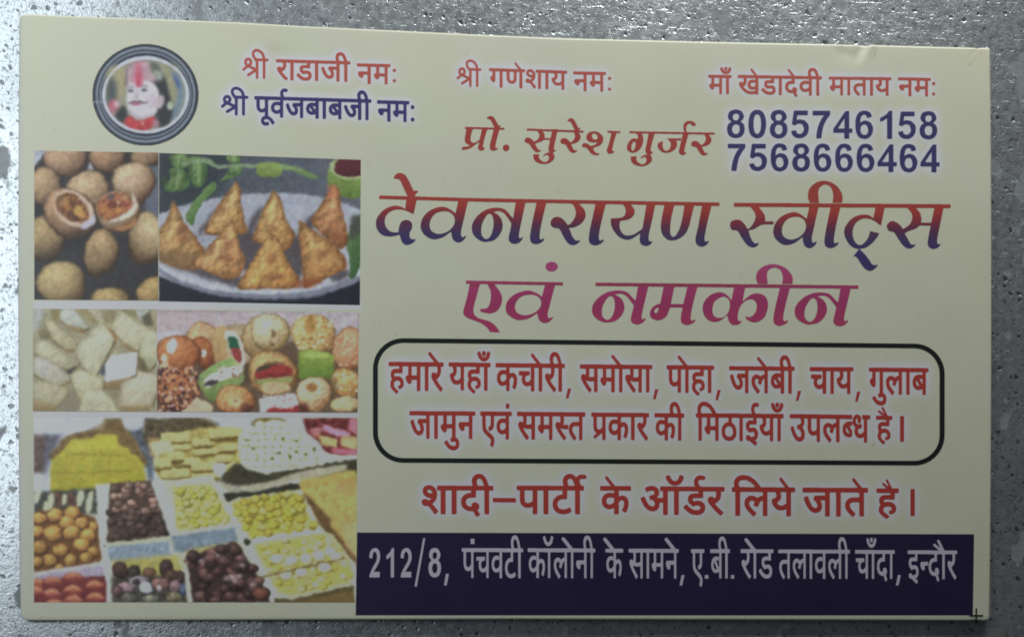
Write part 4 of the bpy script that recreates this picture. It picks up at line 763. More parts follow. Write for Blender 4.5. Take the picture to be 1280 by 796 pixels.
    for a, b, w in (((200, 470), (790, 455), 10), ((345, 330), (760, 345), 9), ((520, 300), (520, 335), 7), ((615, 355), (620, 430), 7), ((420, 355), (425, 385), 6)):
        dx, dy = b[0] - a[0], b[1] - a[1]; L_ = math.hypot(dx, dy); nx, ny = -dy / L_ * w / 2, dx / L_ * w / 2
        q([(a[0] + nx, a[1] + ny), (b[0] + nx, b[1] + ny), (b[0] - nx, b[1] - ny), (a[0] - nx, a[1] - ny)], (122, 108, 34), soft=1, alpha=.7)
    q([(350, 235), (500, 225), (505, 300), (345, 320)], (184, 175, 62), soft=2); q([(520, 200), (670, 205), (680, 290), (520, 290)], (184, 175, 55), soft=2)
    shape([(190, 625), (560, 610), (800, 590), (870, 565), (890, 585), (820, 605), (560, 628), (230, 650)], (92, 84, 62), soft=1)
    shape([(200, 615), (560, 600), (790, 582), (860, 565), (800, 595), (560, 612), (220, 628)], (195, 190, 166), soft=.8)
    # middle tray
    q([(870, 70), (1290, 70), (1290, 200), (1180, 170), (930, 260), (870, 250)], (78, 66, 44), soft=2, n=.25)
    q([(905, 215), (985, 215), (1000, 330), (960, 380), (915, 330)], (164, 135, 86), soft=2, n=.15)
    use(230, 510, 5.565)
    q([(200, 60), (830, 60), (830, 130), (200, 150)], (166, 173, 188), soft=1.5, n=.05); q([(-80, 70), (130, 65), (240, 110), (240, 200), (-80, 200)], (80, 66, 42), soft=2.5, n=.22)
    shape([(-140, 300), (-60, 210), (60, 150), (260, 130), (430, 170), (400, 420), (340, 480), (60, 520), (-150, 500), (-200, 400)], (162, 148, 79), soft=1.2, n=.14)
    def bar_piece(x, y, w, h, r=-4, c=(190, 182, 115)):
        use_ = list(TX); ell(x + w * .02, y + h * .55, w * .52, h * .55, (100, 78, 34), rot=r, soft=1)
        q(rotr(x, y, w, h, r), c, col2=tuple(v * .86 for v in c), ang=90, soft=.8, n=.06)
    for x, y, w, h in ((-60, 200, 200, 70), (130, 235, 150, 50), (290, 170, 230, 60), (150, 300, 170, 40), (300, 270, 130, 50), (-40, 270, 160, 36), (20, 370, 190, 50), (140, 400, 180, 60), (-60, 330, 120, 60), (280, 345, 110, 44), (-150, 380, 120, 60), (-60, 450, 200, 60), (150, 470, 180, 40), (-170, 260, 90, 60)): bar_piece(x, y, w, h)
    q([(-245, 250), (-110, 210), (-60, 300), (-200, 330)], (188, 188, 142), soft=1, n=.04)
    shape([(200, 400), (280, 380), (340, 460), (250, 480)], (186, 190, 193), soft=1.2); ell(340, 430, 62, 52, (190, 186, 128), soft=.8); ell(335, 430, 42, 28, (146, 128, 57), soft=1, rot=-20)
    shape([(-255, 470), (-180, 530), (-60, 548), (230, 505), (250, 495), (230, 520), (-50, 565), (-200, 545)], (110, 110, 96), soft=1)
    # gap and far trays
    shape([(380, 380), (560, 440), (980, 380), (1200, 360), (1215, 480), (1000, 480), (760, 480), (420, 540), (250, 510)], (58, 54, 38), soft=1.5, n=.1)
    shape([(480, 130), (520, 65), (680, 65), (720, 120)], (112, 96, 48), soft=1.5, n=.15)
    shape([(380, 220), (430, 130), (520, 140), (620, 80), (800, 120), (830, 170), (920, 240), (985, 370), (900, 400), (640, 440), (560, 450), (440, 420), (385, 350)], (190, 193, 175), soft=1, n=.03)
    q([(820, 65), (1215, 65), (1215, 360), (1000, 330), (930, 230), (850, 170)], (100, 42, 42), soft=1.5, n=.18)
    for row, (yy0, xa, xb) in enumerate(((120, 540, 700), (160, 480, 790), (205, 440, 820), (250, 430, 870), (295, 420, 900), (340, 430, 930), (385, 480, 900))):
        for x in np.arange(xa, xb, 58):
            ball(x + rng.uniform(-9, 9), yy0 + rng.uniform(-8, 8), 40, 27, (204, 205, 184), (172, 170, 120), soft=1.6, em=.01, gl=.16)
    for x, y in ((435, 220), (610, 348), (690, 210), (780, 228), (850, 322), (660, 312), (780, 300), (735, 335), (905, 280), (480, 285)): ell(x, y, 15, 11, (84, 86, 48), soft=.7)
    for pts, c in (([(965, 110), (1060, 140), (1150, 170), (1160, 200), (1060, 190), (960, 150)], (184, 124, 150)), ([(870, 140), (960, 130), (950, 190), (900, 195)], (166, 102, 102)), ([(940, 185), (1070, 215), (1060, 275), (950, 245)], (182, 159, 102)), ([(1095, 190), (1205, 200), (1205, 290), (1090, 260)], (179, 153, 104)), ([(1020, 275), (1205, 285), (1205, 330), (1040, 310)], (177, 93, 111)), ([(1150, 75), (1205, 75), (1205, 190), (1140, 150)], (177, 102, 119)), ([(980, 310), (1100, 330), (1205, 325), (1205, 355), (1080, 365), (990, 340)], (188, 184, 173))): q(pts, c, soft=1, n=.07)
    shape([(1110, 390), (1140, 400), (1120, 430), (980, 465), (780, 500), (680, 530), (520, 570), (330, 580), (240, 520), (270, 510), (340, 545), (520, 525), (660, 490), (800, 440)], (153, 148, 124), soft=1)
    shape([(270, 590), (500, 575), (780, 520), (820, 570), (560, 620), (290, 650)], (42, 42, 32), soft=1.2)
    # right-hand tray
    shape([(800, 510), (960, 470), (1160, 430), (1205, 450), (1205, 760), (1000, 760), (930, 720), (860, 640)], (166, 148, 77), col2=(153, 124, 59), soft=1.2, n=.08)
    use(230, 620, 5.491)
    shape([(800, -20), (1190, -60), (1190, 420), (1160, 420), (1050, 300), (930, 180)], (170, 150, 82), col2=(155, 122, 68), ang=90, soft=1, n=.09)
    ell(1120, -70, 90, 50, (177, 128, 77), soft=4, alpha=.8)
    shape([(800, -20), (850, 0), (1000, 150), (1010, 200), (1100, 310), (1190, 420), (1190, 480), (1060, 330), (930, 200), (850, 80)], (92, 68, 40), soft=1.5, n=.1)
    shape([(1090, 200), (1190, 180), (1190, 400), (1120, 340)], (177, 148, 102), soft=3, n=.08, alpha=.8)
    # yellow tray 1
    use(30, 620, 5.491)
    def tray(poly, rimc, innerc, cols, n, rr):
        q(poly, rimc, soft=1, n=.03)
        cx = sum(p[0] for p in poly) / len(poly); cy = sum(p[1] for p in poly) / len(poly)
        inn = [(cx + (x - cx) * .9, cy + (y - cy) * .9) for x, y in poly]; q(inn, innerc, soft=1.5, n=.06)
        for _ in range(n):
            x, y = rng.uniform(min(p[0] for p in inn), max(p[0] for p in inn)), rng.uniform(min(p[1] for p in inn), max(p[1] for p in inn))
            if inside(x, y, inn):
                c = np.array(cols[rng.randint(len(cols))], float); r = rng.uniform(*rr)
                ball(x, y, r, r * .8, tuple(np.minimum(c * 1.08, 255)), tuple(c * .82), soft=.9, n=.03)
    q([(60, -30), (520, -60), (540, 150), (70, 110)], (62, 64, 58), soft=1.5, n=.15)
    for x, y, w, h in ((85, 10, 22, 40), (185, 30, 24, 60), (275, 20, 20, 40), (385, 10, 26, 60), (450, 40, 22, 80), (100, -30, 20, 30), (150, 70, 18, 40)): ell(x, y, w, h, (190, 190, 155), soft=1, rot=10)
    for x, y, w, h in ((235, 20, 24, 60), (320, 20, 26, 50), (350, 40, 16, 40)): ell(x, y, w, h, (92, 62, 50), soft=1.2, n=.2)
    q([(490, -80), (620, -90), (570, 330), (560, 730), (530, 730), (520, 330)], (186, 190, 182), soft=1, n=.02); q([(400, 120), (520, 120), (540, 200), (470, 200)], (182, 184, 166), soft=1.5)
    ell(555, 335, 9, 8, (70, 62, 40), soft=.6)
    # oranges
    shape([(70, 120), (170, 95), (330, 85), (410, 120), (500, 170), (520, 320), (530, 440), (400, 480), (75, 525)], (104, 66, 32), soft=1, n=.08)
    for x, y, r in ((110, 150, 55), (215, 130, 62), (335, 115, 62), (465, 210, 52), (90, 240, 56), (300, 180, 60), (400, 185, 55), (200, 255, 72), (330, 250, 66), (440, 270, 60), (110, 350, 62), (255, 370, 62), (400, 330, 62), (480, 380, 48), (180, 440, 58), (320, 440, 55), (90, 450, 50), (430, 420, 52), (250, 490, 40)):
        k = 1 - (y > 340) * .14
        ball(x, y, r, r * .82, (196 * k, 148 * k, 72 * k), (108 * k, 60 * k, 32 * k), n=.05, soft=.9, rim=(104 * k, 62 * k, 36 * k))
    q([(75, 525), (540, 455), (550, 560), (420, 560), (75, 575)], (150, 137, 157), soft=1, n=.05); q([(75, 520), (530, 445), (540, 470), (75, 545)], (177, 170, 166), soft=1)
    q([(75, 570), (560, 540), (570, 735), (75, 735)], (98, 38, 40), soft=1, n=.08)
    for x, y in ((95, 600), (200, 585), (335, 555), (110, 690), (190, 670), (335, 645), (485, 610), (340, 715), (490, 695), (205, 740), (75, 650)):
        ell(x, y + 14, 72, 50, (122, 46, 44), col2=(92, 34, 36), soft=.8, n=.04); shape([(x - 64, y + 4), (x - 30, y - 28), (x + 20, y - 32), (x + 64, y + 2), (x + 30, y - 6), (x - 20, y - 8)], (195, 142, 97), soft=1.3, n=.03); ell(x, y - 4, 50, 16, (177, 97, 73), soft=2.2, n=.02, alpha=.7)
    # brown sweets tray (upper)
    q([(590, -90), (890, -110), (1010, 270), (570, 320)], (74, 56, 46), soft=1, n=.12)
    P_ = [(600, -80), (880, -100), (990, 250), (585, 300)]
    for _ in range(90):
        x, y = rng.uniform(590, 1000), rng.uniform(-90, 290)
        if inside(x, y, P_):
            k = rng.uniform(.55, 1.05) * (1.15 if y < 100 else .68); ball(x, y, 34, 26, (150 * k, 116 * k, 102 * k), (92 * k, 62 * k, 52 * k), soft=.9, n=.05)
    q([(870, -110), (960, -110), (1040, 280), (1010, 290)], (179, 184, 179), soft=1)
    q([(565, 325), (1010, 275), (1030, 295), (575, 350)], (173, 173, 142), soft=1); ell(1037, 285, 22, 15, (46, 46, 34), soft=.7)
    q([(575, 345), (1000, 300), (1010, 415), (590, 450)], (120, 134, 148), soft=1.2, n=.08); q([(600, 440), (1060, 395), (1110, 560), (620, 580)], (157, 148, 79), soft=2, n=.06)
    q([(1000, 300), (1060, 290), (1140, 600), (1120, 735), (1095, 735), (1110, 560)], (177, 175, 128), soft=1)
    q([(600, 540), (1110, 540), (1120, 735), (600, 735)], (60, 54, 48), soft=2, n=.2)
    for x, y, rx, ry, c in ((660, 505, 55, 60, (66, 46, 38)), (755, 520, 48, 50, (52, 44, 38)), (860, 520, 50, 32, (110, 76, 56)), (975, 490, 50, 60, (62, 44, 40)), (1070, 560, 50, 50, (64, 44, 42)), (1010, 540, 50, 40, (82, 58, 50)), (700, 620, 66, 34, (146, 115, 122)), (640, 650, 40, 40, (92, 66, 66)), (790, 580, 74, 42, (122, 112, 118)), (770, 585, 22, 20, (44, 36, 40)), (840, 625, 50, 42, (197, 199, 210)), (940, 600, 66, 46, (122, 86, 80)), (1040, 620, 44, 46, (120, 92, 96)), (930, 630, 22, 24, (166, 139, 144)), (720, 700, 70, 40, (82, 78, 68)), (870, 700, 60, 30, (110, 110, 92)), (1030, 690, 60, 40, (104, 96, 72)), (1090, 640, 26, 50, (74, 82, 108))):
        ball(x, y, rx, ry, c, tuple(v * .72 for v in c), soft=1.1, n=.08)
    # pale yellow tray (upper middle)
    q([(940, -110), (1290, -140), (1480, 180), (1460, 215), (1050, 270)], (182, 184, 155), soft=1, n=.03)
    use(230, 620, 5.491)
    tray([(-90, -70), (190, -100), (345, 180), (-60, 250)], (184, 184, 146), (168, 164, 71), [(186, 182, 102), (166, 162, 62), (190, 184, 95)], 130, (19, 30))
    q([(-70, 265), (345, 205), (390, 240), (-60, 330)], (142, 150, 155), soft=1)
    q([(-90, 275), (350, 215), (400, 330), (0, 385), (-70, 390)], (108, 122, 136), soft=1.2, n=.07); q([(0, 370), (350, 310), (420, 330), (20, 430)], (157, 148, 84), soft=1.5)
    # dark sweets tray (lower middle)
    q([(350, 210), (440, 330), (600, 700), (620, 735), (590, 735), (440, 520), (370, 300)], (177, 175, 153), soft=1)
    q([(10, 400), (100, 390), (230, 340), (380, 330), (440, 440), (520, 560), (590, 680), (590, 730), (0, 735), (40, 600)], (52, 38, 36), soft=1.2, n=.15)
    for _ in range(75):
        x, y = rng.uniform(20, 580), rng.uniform(340, 720)
        if inside(x, y, [(20, 400), (380, 330), (590, 680), (590, 725), (40, 725)]):
            k = rng.uniform(.6, 1.5) * (.8 if y > 560 else 1); ball(x, y, 42, 32, (84 * k, 58 * k, 54 * k), (50 * k, 34 * k, 32 * k), soft=1.2, n=.06)
    for x, y in ((330, 550), (350, 575), (290, 560), (380, 540), (235, 400), (470, 600), (120, 440), (400, 470)): ell(x, y, 22, 12, (175, 155, 157), soft=1.4, alpha=.8)
    ball(530, 670, 58, 50, (108, 66, 50), (62, 36, 30), soft=1); ball(62, 410, 42, 46, (60, 44, 42), (40, 30, 30)); ball(255, 360, 42, 34, (74, 52, 46), (48, 34, 32)); ball(350, 365, 46, 42, (76, 54, 46), (48, 34, 30))
    q([(-5, 450), (15, 450), (60, 735), (25, 735)], (177, 175, 155), soft=1)
    ell(435, 310, 26, 26, (44, 44, 36), soft=1)
    # yellow balls trays right
    tray([(300, 40), (360, 15), (800, -50), (940, 220), (480, 295), (440, 290)], (188, 186, 155), (166, 157, 62), [(175, 164, 66), (164, 153, 53), (184, 173, 93), (155, 137, 51)], 150, (22, 36))
    tray([(450, 320), (940, 240), (1020, 260), (1170, 480), (1170, 600), (720, 700), (640, 680)], (175, 173, 124), (164, 155, 73), [(186, 177, 106), (179, 168, 84), (166, 155, 66), (188, 175, 124)], 170, (20, 34))
    for x, y in ((740, 440), (840, 430), (930, 410), (700, 540), (810, 520), (1010, 380), (640, 430), (970, 490), (1050, 420)): ball(x, y, 46, 38, (202, 195, 162), (173, 162, 106), soft=1)
    shape([(500, 560), (640, 520), (860, 470), (1110, 415), (1115, 425), (860, 485), (640, 535), (505, 568)], (90, 76, 46), soft=.8)
    q([(620, 690), (720, 706), (1170, 605), (1170, 735), (620, 735)], (70, 60, 36), soft=1.2, n=.15); q([(700, 725), (1170, 640), (1170, 735)], (96, 78, 44), soft=2)

def paint_emblem():
    clip_to(90, 260, 40, 200)
    use(100, 50, 5.6875)
    cx, cy = 466, 390
    for rx, ry, c in ((379, 362, (44, 50, 58)), (358, 343, (92, 100, 112)), (350, 336, (132, 140, 156)), (340, 324, (54, 62, 74)), (327, 309, (116, 124, 140)), (316, 296, (44, 52, 64)), (309, 276, (176, 178, 190)), (286, 250, (140, 138, 118))):
        a = np.linspace(0, 2 * math.pi, 72, endpoint=False)
        shape([(cx + rx * math.cos(t), cy + ry * math.sin(t)) for t in a], c, soft=.55, n=.02, smooth=False)
    q([(92, 438), (165, 440), (165, 446), (92, 444)], (170, 174, 176), soft=.6)
    # portrait on the medallion: a garlanded face with a moustache, kept generic
    ell(260, 300, 80, 120, (154, 144, 112), soft=2, n=.04); ell(225, 380, 36, 110, (66, 78, 82), soft=3); ell(640, 300, 90, 130, (142, 140, 110), soft=2.5, n=.04)
    shape([(640, 210), (710, 260), (740, 380), (715, 500), (660, 570), (640, 540), (690, 430), (690, 320)], (104, 124, 142), soft=2.2)
    shape([(660, 240), (700, 290), (712, 350), (690, 330)], (64, 78, 130), soft=1.8)
    ell(240, 470, 40, 48, (178, 92, 108), soft=2); ell(262, 455, 20, 22, (184, 160, 172), soft=1.5); ell(250, 520, 30, 26, (150, 120, 120), soft=2)
    # hair
    shape([(330, 250), (350, 190), (420, 160), (520, 170), (600, 260), (640, 400), (660, 520), (620, 610), (540, 600), (560, 400), (500, 280), (400, 240), (330, 330)], (52, 54, 58), soft=1.8)
    shape([(320, 470), (340, 560), (310, 590), (250, 555), (270, 500)], (50, 56, 58), soft=1.8)
    shape([(340, 190), (420, 150), (500, 160), (560, 230), (530, 300), (430, 290), (345, 330), (330, 260)], (172, 140, 150), soft=2, n=.05)
    shape([(500, 160), (560, 180), (560, 240), (510, 230)], (92, 100, 84), soft=1.8); shape([(520, 220), (590, 230), (580, 290), (540, 280)], (140, 144, 134), soft=1.8)
    # face
    shape([(345, 320), (430, 285), (520, 310), (560, 380), (555, 470), (520, 540), (430, 570), (370, 540), (335, 470), (335, 380)], (192, 184, 194), soft=1.4, n=.02)
    ell(572, 440, 26, 50, (176, 160, 164), soft=1.4, rot=15); ell(640, 468, 22, 32, (160, 168, 150), soft=1)
    ell(360, 364, 20, 11, (96, 96, 110), soft=1.2); ell(457, 358, 24, 10, (92, 92, 106), soft=1.2); ell(360, 362, 8, 8, (78, 78, 92), soft=1.1); ell(455, 356, 8, 8, (76, 76, 90), soft=1.1); ell(360, 336, 26, 6, (122, 114, 122), soft=1.3); ell(455, 328, 32, 6, (118, 110, 118), soft=1.3)
    shape([(400, 350), (410, 350), (416, 405), (396, 408), (392, 400)], (168, 156, 166), soft=1.4, alpha=.7); shape([(345, 480), (370, 540), (430, 570), (520, 540), (552, 470), (530, 520), (440, 548), (380, 520)], (150, 138, 148), soft=2, alpha=.8); ell(520, 440, 26, 50, (168, 154, 164), soft=3, alpha=.7)
    shape([(395, 260), (415, 170), (440, 260), (432, 330), (400, 330)], (186, 66, 92), soft=1.4); ell(415, 215, 30, 70, (178, 96, 116), soft=2.5, alpha=.6)
    shape([(378, 250), (392, 250), (392, 320), (380, 318)], (190, 110, 132), soft=1.2); shape([(438, 250), (452, 250), (448, 318), (438, 320)], (190, 110, 132), soft=1.2)
    shape([(338, 452), (352, 444), (385, 432), (402, 436), (422, 430), (460, 442), (484, 438), (478, 450), (440, 454), (402, 450), (360, 456)], (112, 84, 96), soft=1.0); ell(402, 458, 26, 8, (160, 74, 86), soft=1.0); ell(402, 410, 14, 10, (170, 150, 160), soft=1.3)
    ell(545, 545, 14, 26, (70, 70, 78), soft=1)
    shape([(310, 590), (350, 540), (420, 575), (520, 545), (535, 590), (480, 640), (380, 640)], (176, 60, 66), soft=1.3, n=.06); ell(445, 590, 12, 16, (196, 120, 120), soft=1); ell(540, 595, 26, 26, (150, 110, 124), soft=1.4)
    a = np.linspace(0, 2 * math.pi, 72, endpoint=False)
    # clean oval rim over what spilled
    yy, xx = np.mgrid[100 - 60:200, 90:260]
    X = (xx - 100) * 5.6875 - cx; Y = (yy - 50) * 5.6875 - cy
    d = np.hypot(X / 286, Y / 250)
    m = np.clip((d - 1) * 30, 0, 1) * np.clip((1.085 - d) * 40, 0, 1)
    m = m[..., None]; canvas[40:200, 90:260] = canvas[40:200, 90:260] * (1 - m) + np.array((178, 180, 192)) / 255. * m

def rotr(x, y, w, h, r):
    c, s = math.cos(math.radians(r)), math.sin(math.radians(r))
    return [(x + u * c - v * s, y + u * s + v * c) for u, v in ((-w/2, -h/2), (w/2, -h/2), (w/2, h/2), (-w/2, h/2))]

# ======================================================================
#  BUILD
# ======================================================================
M_METAL = metal_material()
M_CARD = print_material("coated_card", .46, .42, .016, .045)
M_PHOTO = print_material("printed_picture", .42, .42, .05, .03)
M_INK = print_material("printing_ink", .42, .42, .07, .09)

# ---- the metal sheet the card lies on
def build_surface():
    x0, x1, y0, y1, zt, zb, r = -260, 260, -190, 190, -.52, -3.4, 1.2
    V = []; F = []
    for (a, z) in ((0, zt), (r * .3, zt - r * .05), (r * .7, zt - r * .3), (r, zt - r), (r, zb)):
        e = a
        V += [(x0 - e, y0 - e, z), (x1 + e, y0 - e, z), (x1 + e, y1 + e, z), (x0 - e, y1 + e, z)]
    F.append([0, 1, 2, 3])
    for k in range(4):
        for i in range(4):
            j = (i + 1) % 4; F.append([4*k + j, 4*k + i, 4*k + 4 + i, 4*k + 4 + j])
    F.append([19, 18, 17, 16])
    o = mesh_obj("metal_surface", np.array(V, float), F, M_METAL)
    o["kind"] = "structure"; o["label"] = "grey pitted galvanised metal sheet under the card"
    return o
build_surface()

# ---- the card
card = bpy.data.objects.new("business_card", None); COL.objects.link(card)
card.empty_display_size = .02; card.location = (0, 0, 0)
card["label"] = "cream printed sweet shop business card lying on the grey metal sheet"
card["category"] = "business card"

# how bright the cream stock reads across the photograph (taken out of every ink measured there)
_S = np.array([(40,40,178,185,178),(300,60,168,173,162),(640,80,160,163,150),(900,80,162,165,150),(1200,90,163,166,152),(30,400,168,173,165),
    (460,230,158,160,150),(760,230,154,156,143),(1210,300,154,157,145),(460,400,150,152,140),(800,400,143,145,129),(1200,420,142,145,130),
    (500,600,138,140,124),(840,600,128,130,110),(1200,600,124,126,108),(35,640,160,166,156),(100,765,146,150,135),(640,771,115,118,98),(1225,740,108,110,86),(1000,655,119,121,99)], float)
def _basis(x, y):
    x = np.asarray(x, float) / 640 - 1; y = np.asarray(y, float) / 398 - 1
    return np.stack([np.ones_like(x), x, y, x*x, x*y, y*y], -1)
_lum = lin(_S[:, 2:] / 255) @ (.2126, .7152, .0722)
_K = np.linalg.lstsq(_basis(_S[:, 0], _S[:, 1]), np.log(_lum), rcond=None)[0]
def cream_lum(x, y): return np.exp(_basis(x, y) @ _K)
def ink(seen, x, y, k=.765):
    """colour seen at a place of the photograph -> reflectance of the print there"""
    return np.clip(lin(np.clip(seen, 0, 1)) / cream_lum(x, y)[..., None] * k, .004, .92)

CREAM = np.array((.80, .80, .635))
HALO = np.array((.86, .85, .90))

LINES = build_lines()
paint_pictures(); paint_emblem()
g = canvas.mean(2, keepdims=True); canvas = canvas * .88 + g * .12
def settle(a, b, c, d, amp, k, bl=.5):
    """the soft, slightly wavering, blotchy look of a cheap photographic print"""
    global canvas
    P = canvas[c:d, a:b].copy(); H_, W_ = P.shape[:2]
    wx = _noise(H_, W_, 2.2) * amp + _noise(H_, W_, 1.0) * amp * .45; wy = _noise(H_, W_, 2.2) * amp + _noise(H_, W_, 1.0) * amp * .45
    yy, xx = np.mgrid[0:H_, 0:W_]
    P = sample(P, xx + .5 + wx, yy + .5 + wy); P = blur(P, bl)
    lum = 1 + k * (.5 * _noise(H_, W_, 3.2) + .55 * _noise(H_, W_, 1.1) + .2 * _noise(H_, W_, .6))
    P = P * lum[..., None] * (1 + k * .28 * np.stack([_noise(H_, W_, 1.6) for _ in range(3)], -1))
    # coarse screen of the print
    P = P * (1 + .012 * np.sin(xx * 2.35 + yy * .5) + .012 * np.sin(yy * 2.35 - xx * .5))[..., None]
    canvas[c:d, a:b] = np.clip(P, 0, 1)

# printed halo of pale lavender round the small lettering
halo = np.zeros((CH, CW))
for key, L in LINES.items():
    if key in ('title', 'title2', 'name', 'addr'): continue
    m = down(L.m.astype(float), SS); H_, W_ = m.shape
    p = 14; big = np.pad(m, p); s_ = 4.3 if key in ('a', 'b', 'c', 'd') else 4.8
    b = np.clip(blur(big, s_) * 4.2, 0, 1)
    ys, xs = L.y0 - p, L.x0 - p
    halo[ys:ys + b.shape[0], xs:xs + b.shape[1]] = np.maximum(halo[ys:ys + b.shape[0], xs:xs + b.shape[1]], b)
for a, b, c, d in ((41, 452, 376.5, 386), (41, 449, 514.5, 521)):      # white strips between the pictures
    halo[int(c):int(d) + 1, a:b] = np.maximum(halo[int(c):int(d) + 1, a:b], .95)
halo = blur(halo, .9)

def sample(img, x, y):
    x = np.clip(x - .5, 0, img.shape[1] - 1.001); y = np.clip(y - .5, 0, img.shape[0] - 1.001)
    i, j = x.astype(int), y.astype(int); u, v = x - i, y - j
    if img.ndim == 3: u, v = u[..., None], v[..., None]
    return (img[j, i] * (1-u) + img[j, i+1] * u) * (1-v) + (img[j+1, i] * (1-u) + img[j+1, i+1] * u) * v

for a, bl in (((38, 198, 184, 380), .7), ((198, 455, 184, 384), .5), ((38, 196, 382, 518), .3), ((196, 454, 382, 518), .6), ((38, 450, 518, 756), .8)): settle(*a, .22 if bl == .3 else .40, .036, bl)
settle(90, 262, 44, 192, .12, .02, .2)

def grid_faces(nx, ny, flip=False):
    a = np.arange(nx * ny).reshape(ny, nx)
    q_ = np.stack([a[1:, :-1], a[1:, 1:], a[:-1, 1:], a[:-1, :-1]], -1).reshape(-1, 4)
    return q_

def edge(pts, t):
    pts = np.array(pts, float); return np.interp(t, pts[:, 0], pts[:, 1])

def build_card():
    nx, ny = 608, 376
    s = np.linspace(0, 1, nx); t = np.linspace(0, 1, ny)
    # corners are the middles of the rounded corners
    TL, TR, BR, BL = (25.4, 19.9), (1236.8, 60.6), (1236.4, 774.4), (28.0, 772.2)
    tx = TL[0] + s * (TR[0] - TL[0]); bx = BL[0] + s * (BR[0] - BL[0])
    top = np.stack([tx, edge([(25.4, 19.9), (27.5, 18.9), (32, 18.2), (45, 18.5), (100, 20.8), (200, 24.2), (300, 28.4), (380, 33), (480, 37.8), (600, 43.6), (700, 47.9), (880, 52.4), (1040, 55.6), (1075, 56.2), (1084, 57.2), (1092, 56.6), (1170, 58.8), (1218, 59.9), (1221, 61), (1226, 60.0), (1234, 60.2), (1236.8, 60.6)], tx)], 1)
    bot = np.stack([bx, edge([(28, 772.2), (31, 774.4), (38, 775), (110, 774.8), (640, 773.2), (1000, 774.2), (1210, 775.0), (1220, 774.2), (1230, 775.2), (1236.4, 774.4)], bx)], 1)
    ly = TL[1] + t * (BL[1] - TL[1]); ry = TR[1] + t * (BR[1] - TR[1])
    lef = np.stack([edge([(19.9, 25.4), (23, 24.2), (30, 23.7), (120, 23), (300, 22.4), (400, 22.4), (560, 23), (700, 24), (760, 25.2), (768, 26.4), (772.2, 28)], ly), ly], 1)
    rig = np.stack([edge([(60.6, 1236.8), (64, 1237.4), (150, 1238.6), (300, 1239.3), (420, 1239.3), (600, 1238.6), (740, 1237.2), (774.4, 1236.4)], ry), ry], 1)
    S, T = np.meshgrid(s, t); S_, T_ = S[..., None], T[..., None]
    c = (1-T_) * top[None] + T_ * bot[None] + (1-S_) * lef[:, None] + S_ * rig[:, None] \
        - ((1-S_)*(1-T_)*np.array(TL) + S_*(1-T_)*np.array(TR) + S_*T_*np.array(BR) + (1-S_)*T_*np.array(BL))
    X, Y = c[..., 0], c[..., 1]
    mm = card_mm(c.reshape(-1, 2)).reshape(ny, nx, 2)
    # relief: pressed-down cut edges, a dent and crease at the upper edge, a scuffed corner
    dl = X - 23; dt = Y - np.interp(X, top[:, 0], top[:, 1]); dr = 1238 - X; db = 774.4 - Y
    z = -.10 * np.exp(-(dl / 5.0) ** 2) - .006 * np.exp(-(dt / 3) ** 2) - .012 * np.exp(-(dr / 2.5) ** 2) - .03 * np.exp(-(db / 2.5) ** 2)
    z += -.16 * np.exp(-((X - 1079 - (Y - 57) * -.35) / 7) ** 2 - ((Y - 58) / 15) ** 2) + .10 * np.exp(-((X - 1090 - (Y - 57) * -.3) / 3.4) ** 2 - ((Y - 58) / 12) ** 2)
    z += -.07 * np.exp(-((X - 1058) / 9) ** 2 - ((Y - 62) / 14) ** 2)
    z += -.02 * np.exp(-((X - 1221 + (Y - 62) * .7) / 3) ** 2 - ((Y - 64) / 12) ** 2)
    z[z > 0] *= .6
    # colours
    h = sample(halo, X, Y)[..., None]
    C = CREAM * (1 - h) + HALO * h
    # colour blends paler towards the left trim, with handling marks
    C = C * 1.0
    e = np.exp(-(np.maximum(dl, 0) / 7.0) ** 2)[..., None]; C = C * (1 - .5 * e) + np.array((.82, .83, .80)) * .5 * e
    def smudge(x, y, sx, sy, rot, k, col=(.40, .36, .30)):
        u = (X - x) * math.cos(rot) + (Y - y) * math.sin(rot); v = -(X - x) * math.sin(rot) + (Y - y) * math.cos(rot)
        m = (k * np.exp(-(u / sx) ** 2 - (v / sy) ** 2))[..., None]
        return C * (1 - m) + np.array(col) * m
    for a in ((1063, 65, 12, 5, .3, .28), (1050, 60, 6, 6, 0, .2), (1094, 66, 1.3, 7, .25, .5), (1217, 74, 1.6, 6, .7, .3), (1212, 81, 2, 1.6, 0, .4), (1222, 62, 3, 1.6, 0, .6),
              (1226, 66, 2.5, 3, 0, .3), (343, 60, 9, 5, .3, .10), (1091, 556, 1.2, 2.4, .4, .5), (447, 102.6, 1.0, 1.0, 0, .5), (495, 419, 1.2, .8, 0, .5), (573, 421, 1.2, .8, 0, .5),
              (985, 570, 1, 1.2, 0, .5), (571, 640, 1, 1.2, 0, .4), (925, 642, 1.2, 1, 0, .4), (684, 565, 1, 1, 0, .4), (1190, 742, 1, 1, 0, .3)):
        C = smudge(*a)
    r2 = np.random.RandomState(3)
    tint = np.stack([blur(r2.randn(ny, nx), 16) for _ in range(3)], -1); tint /= tint.std()
    C = C * (1 + np.array((.004, .003, .009)) * np.clip(tint, -2, 2))
    for _ in range(26):          # hair-fine rub marks
        x, y, a_, L_ = r2.uniform(60, 1200), r2.uniform(70, 660), r2.uniform(0, 3.14), r2.uniform(6, 26)
        C = smudge(x, y, L_, .9, a_, r2.uniform(.03, .09), (.62, .60, .55))
    for x, y, sx, sy, k in ((350, 62, 26, 12, .06), (900, 120, 60, 30, .03), (1180, 540, 40, 60, .04), (560, 200, 60, 20, .03), (250, 765, 120, 6, .05), (1225, 700, 8, 60, .08)):
        C = smudge(x, y, sx, sy, 0, k)
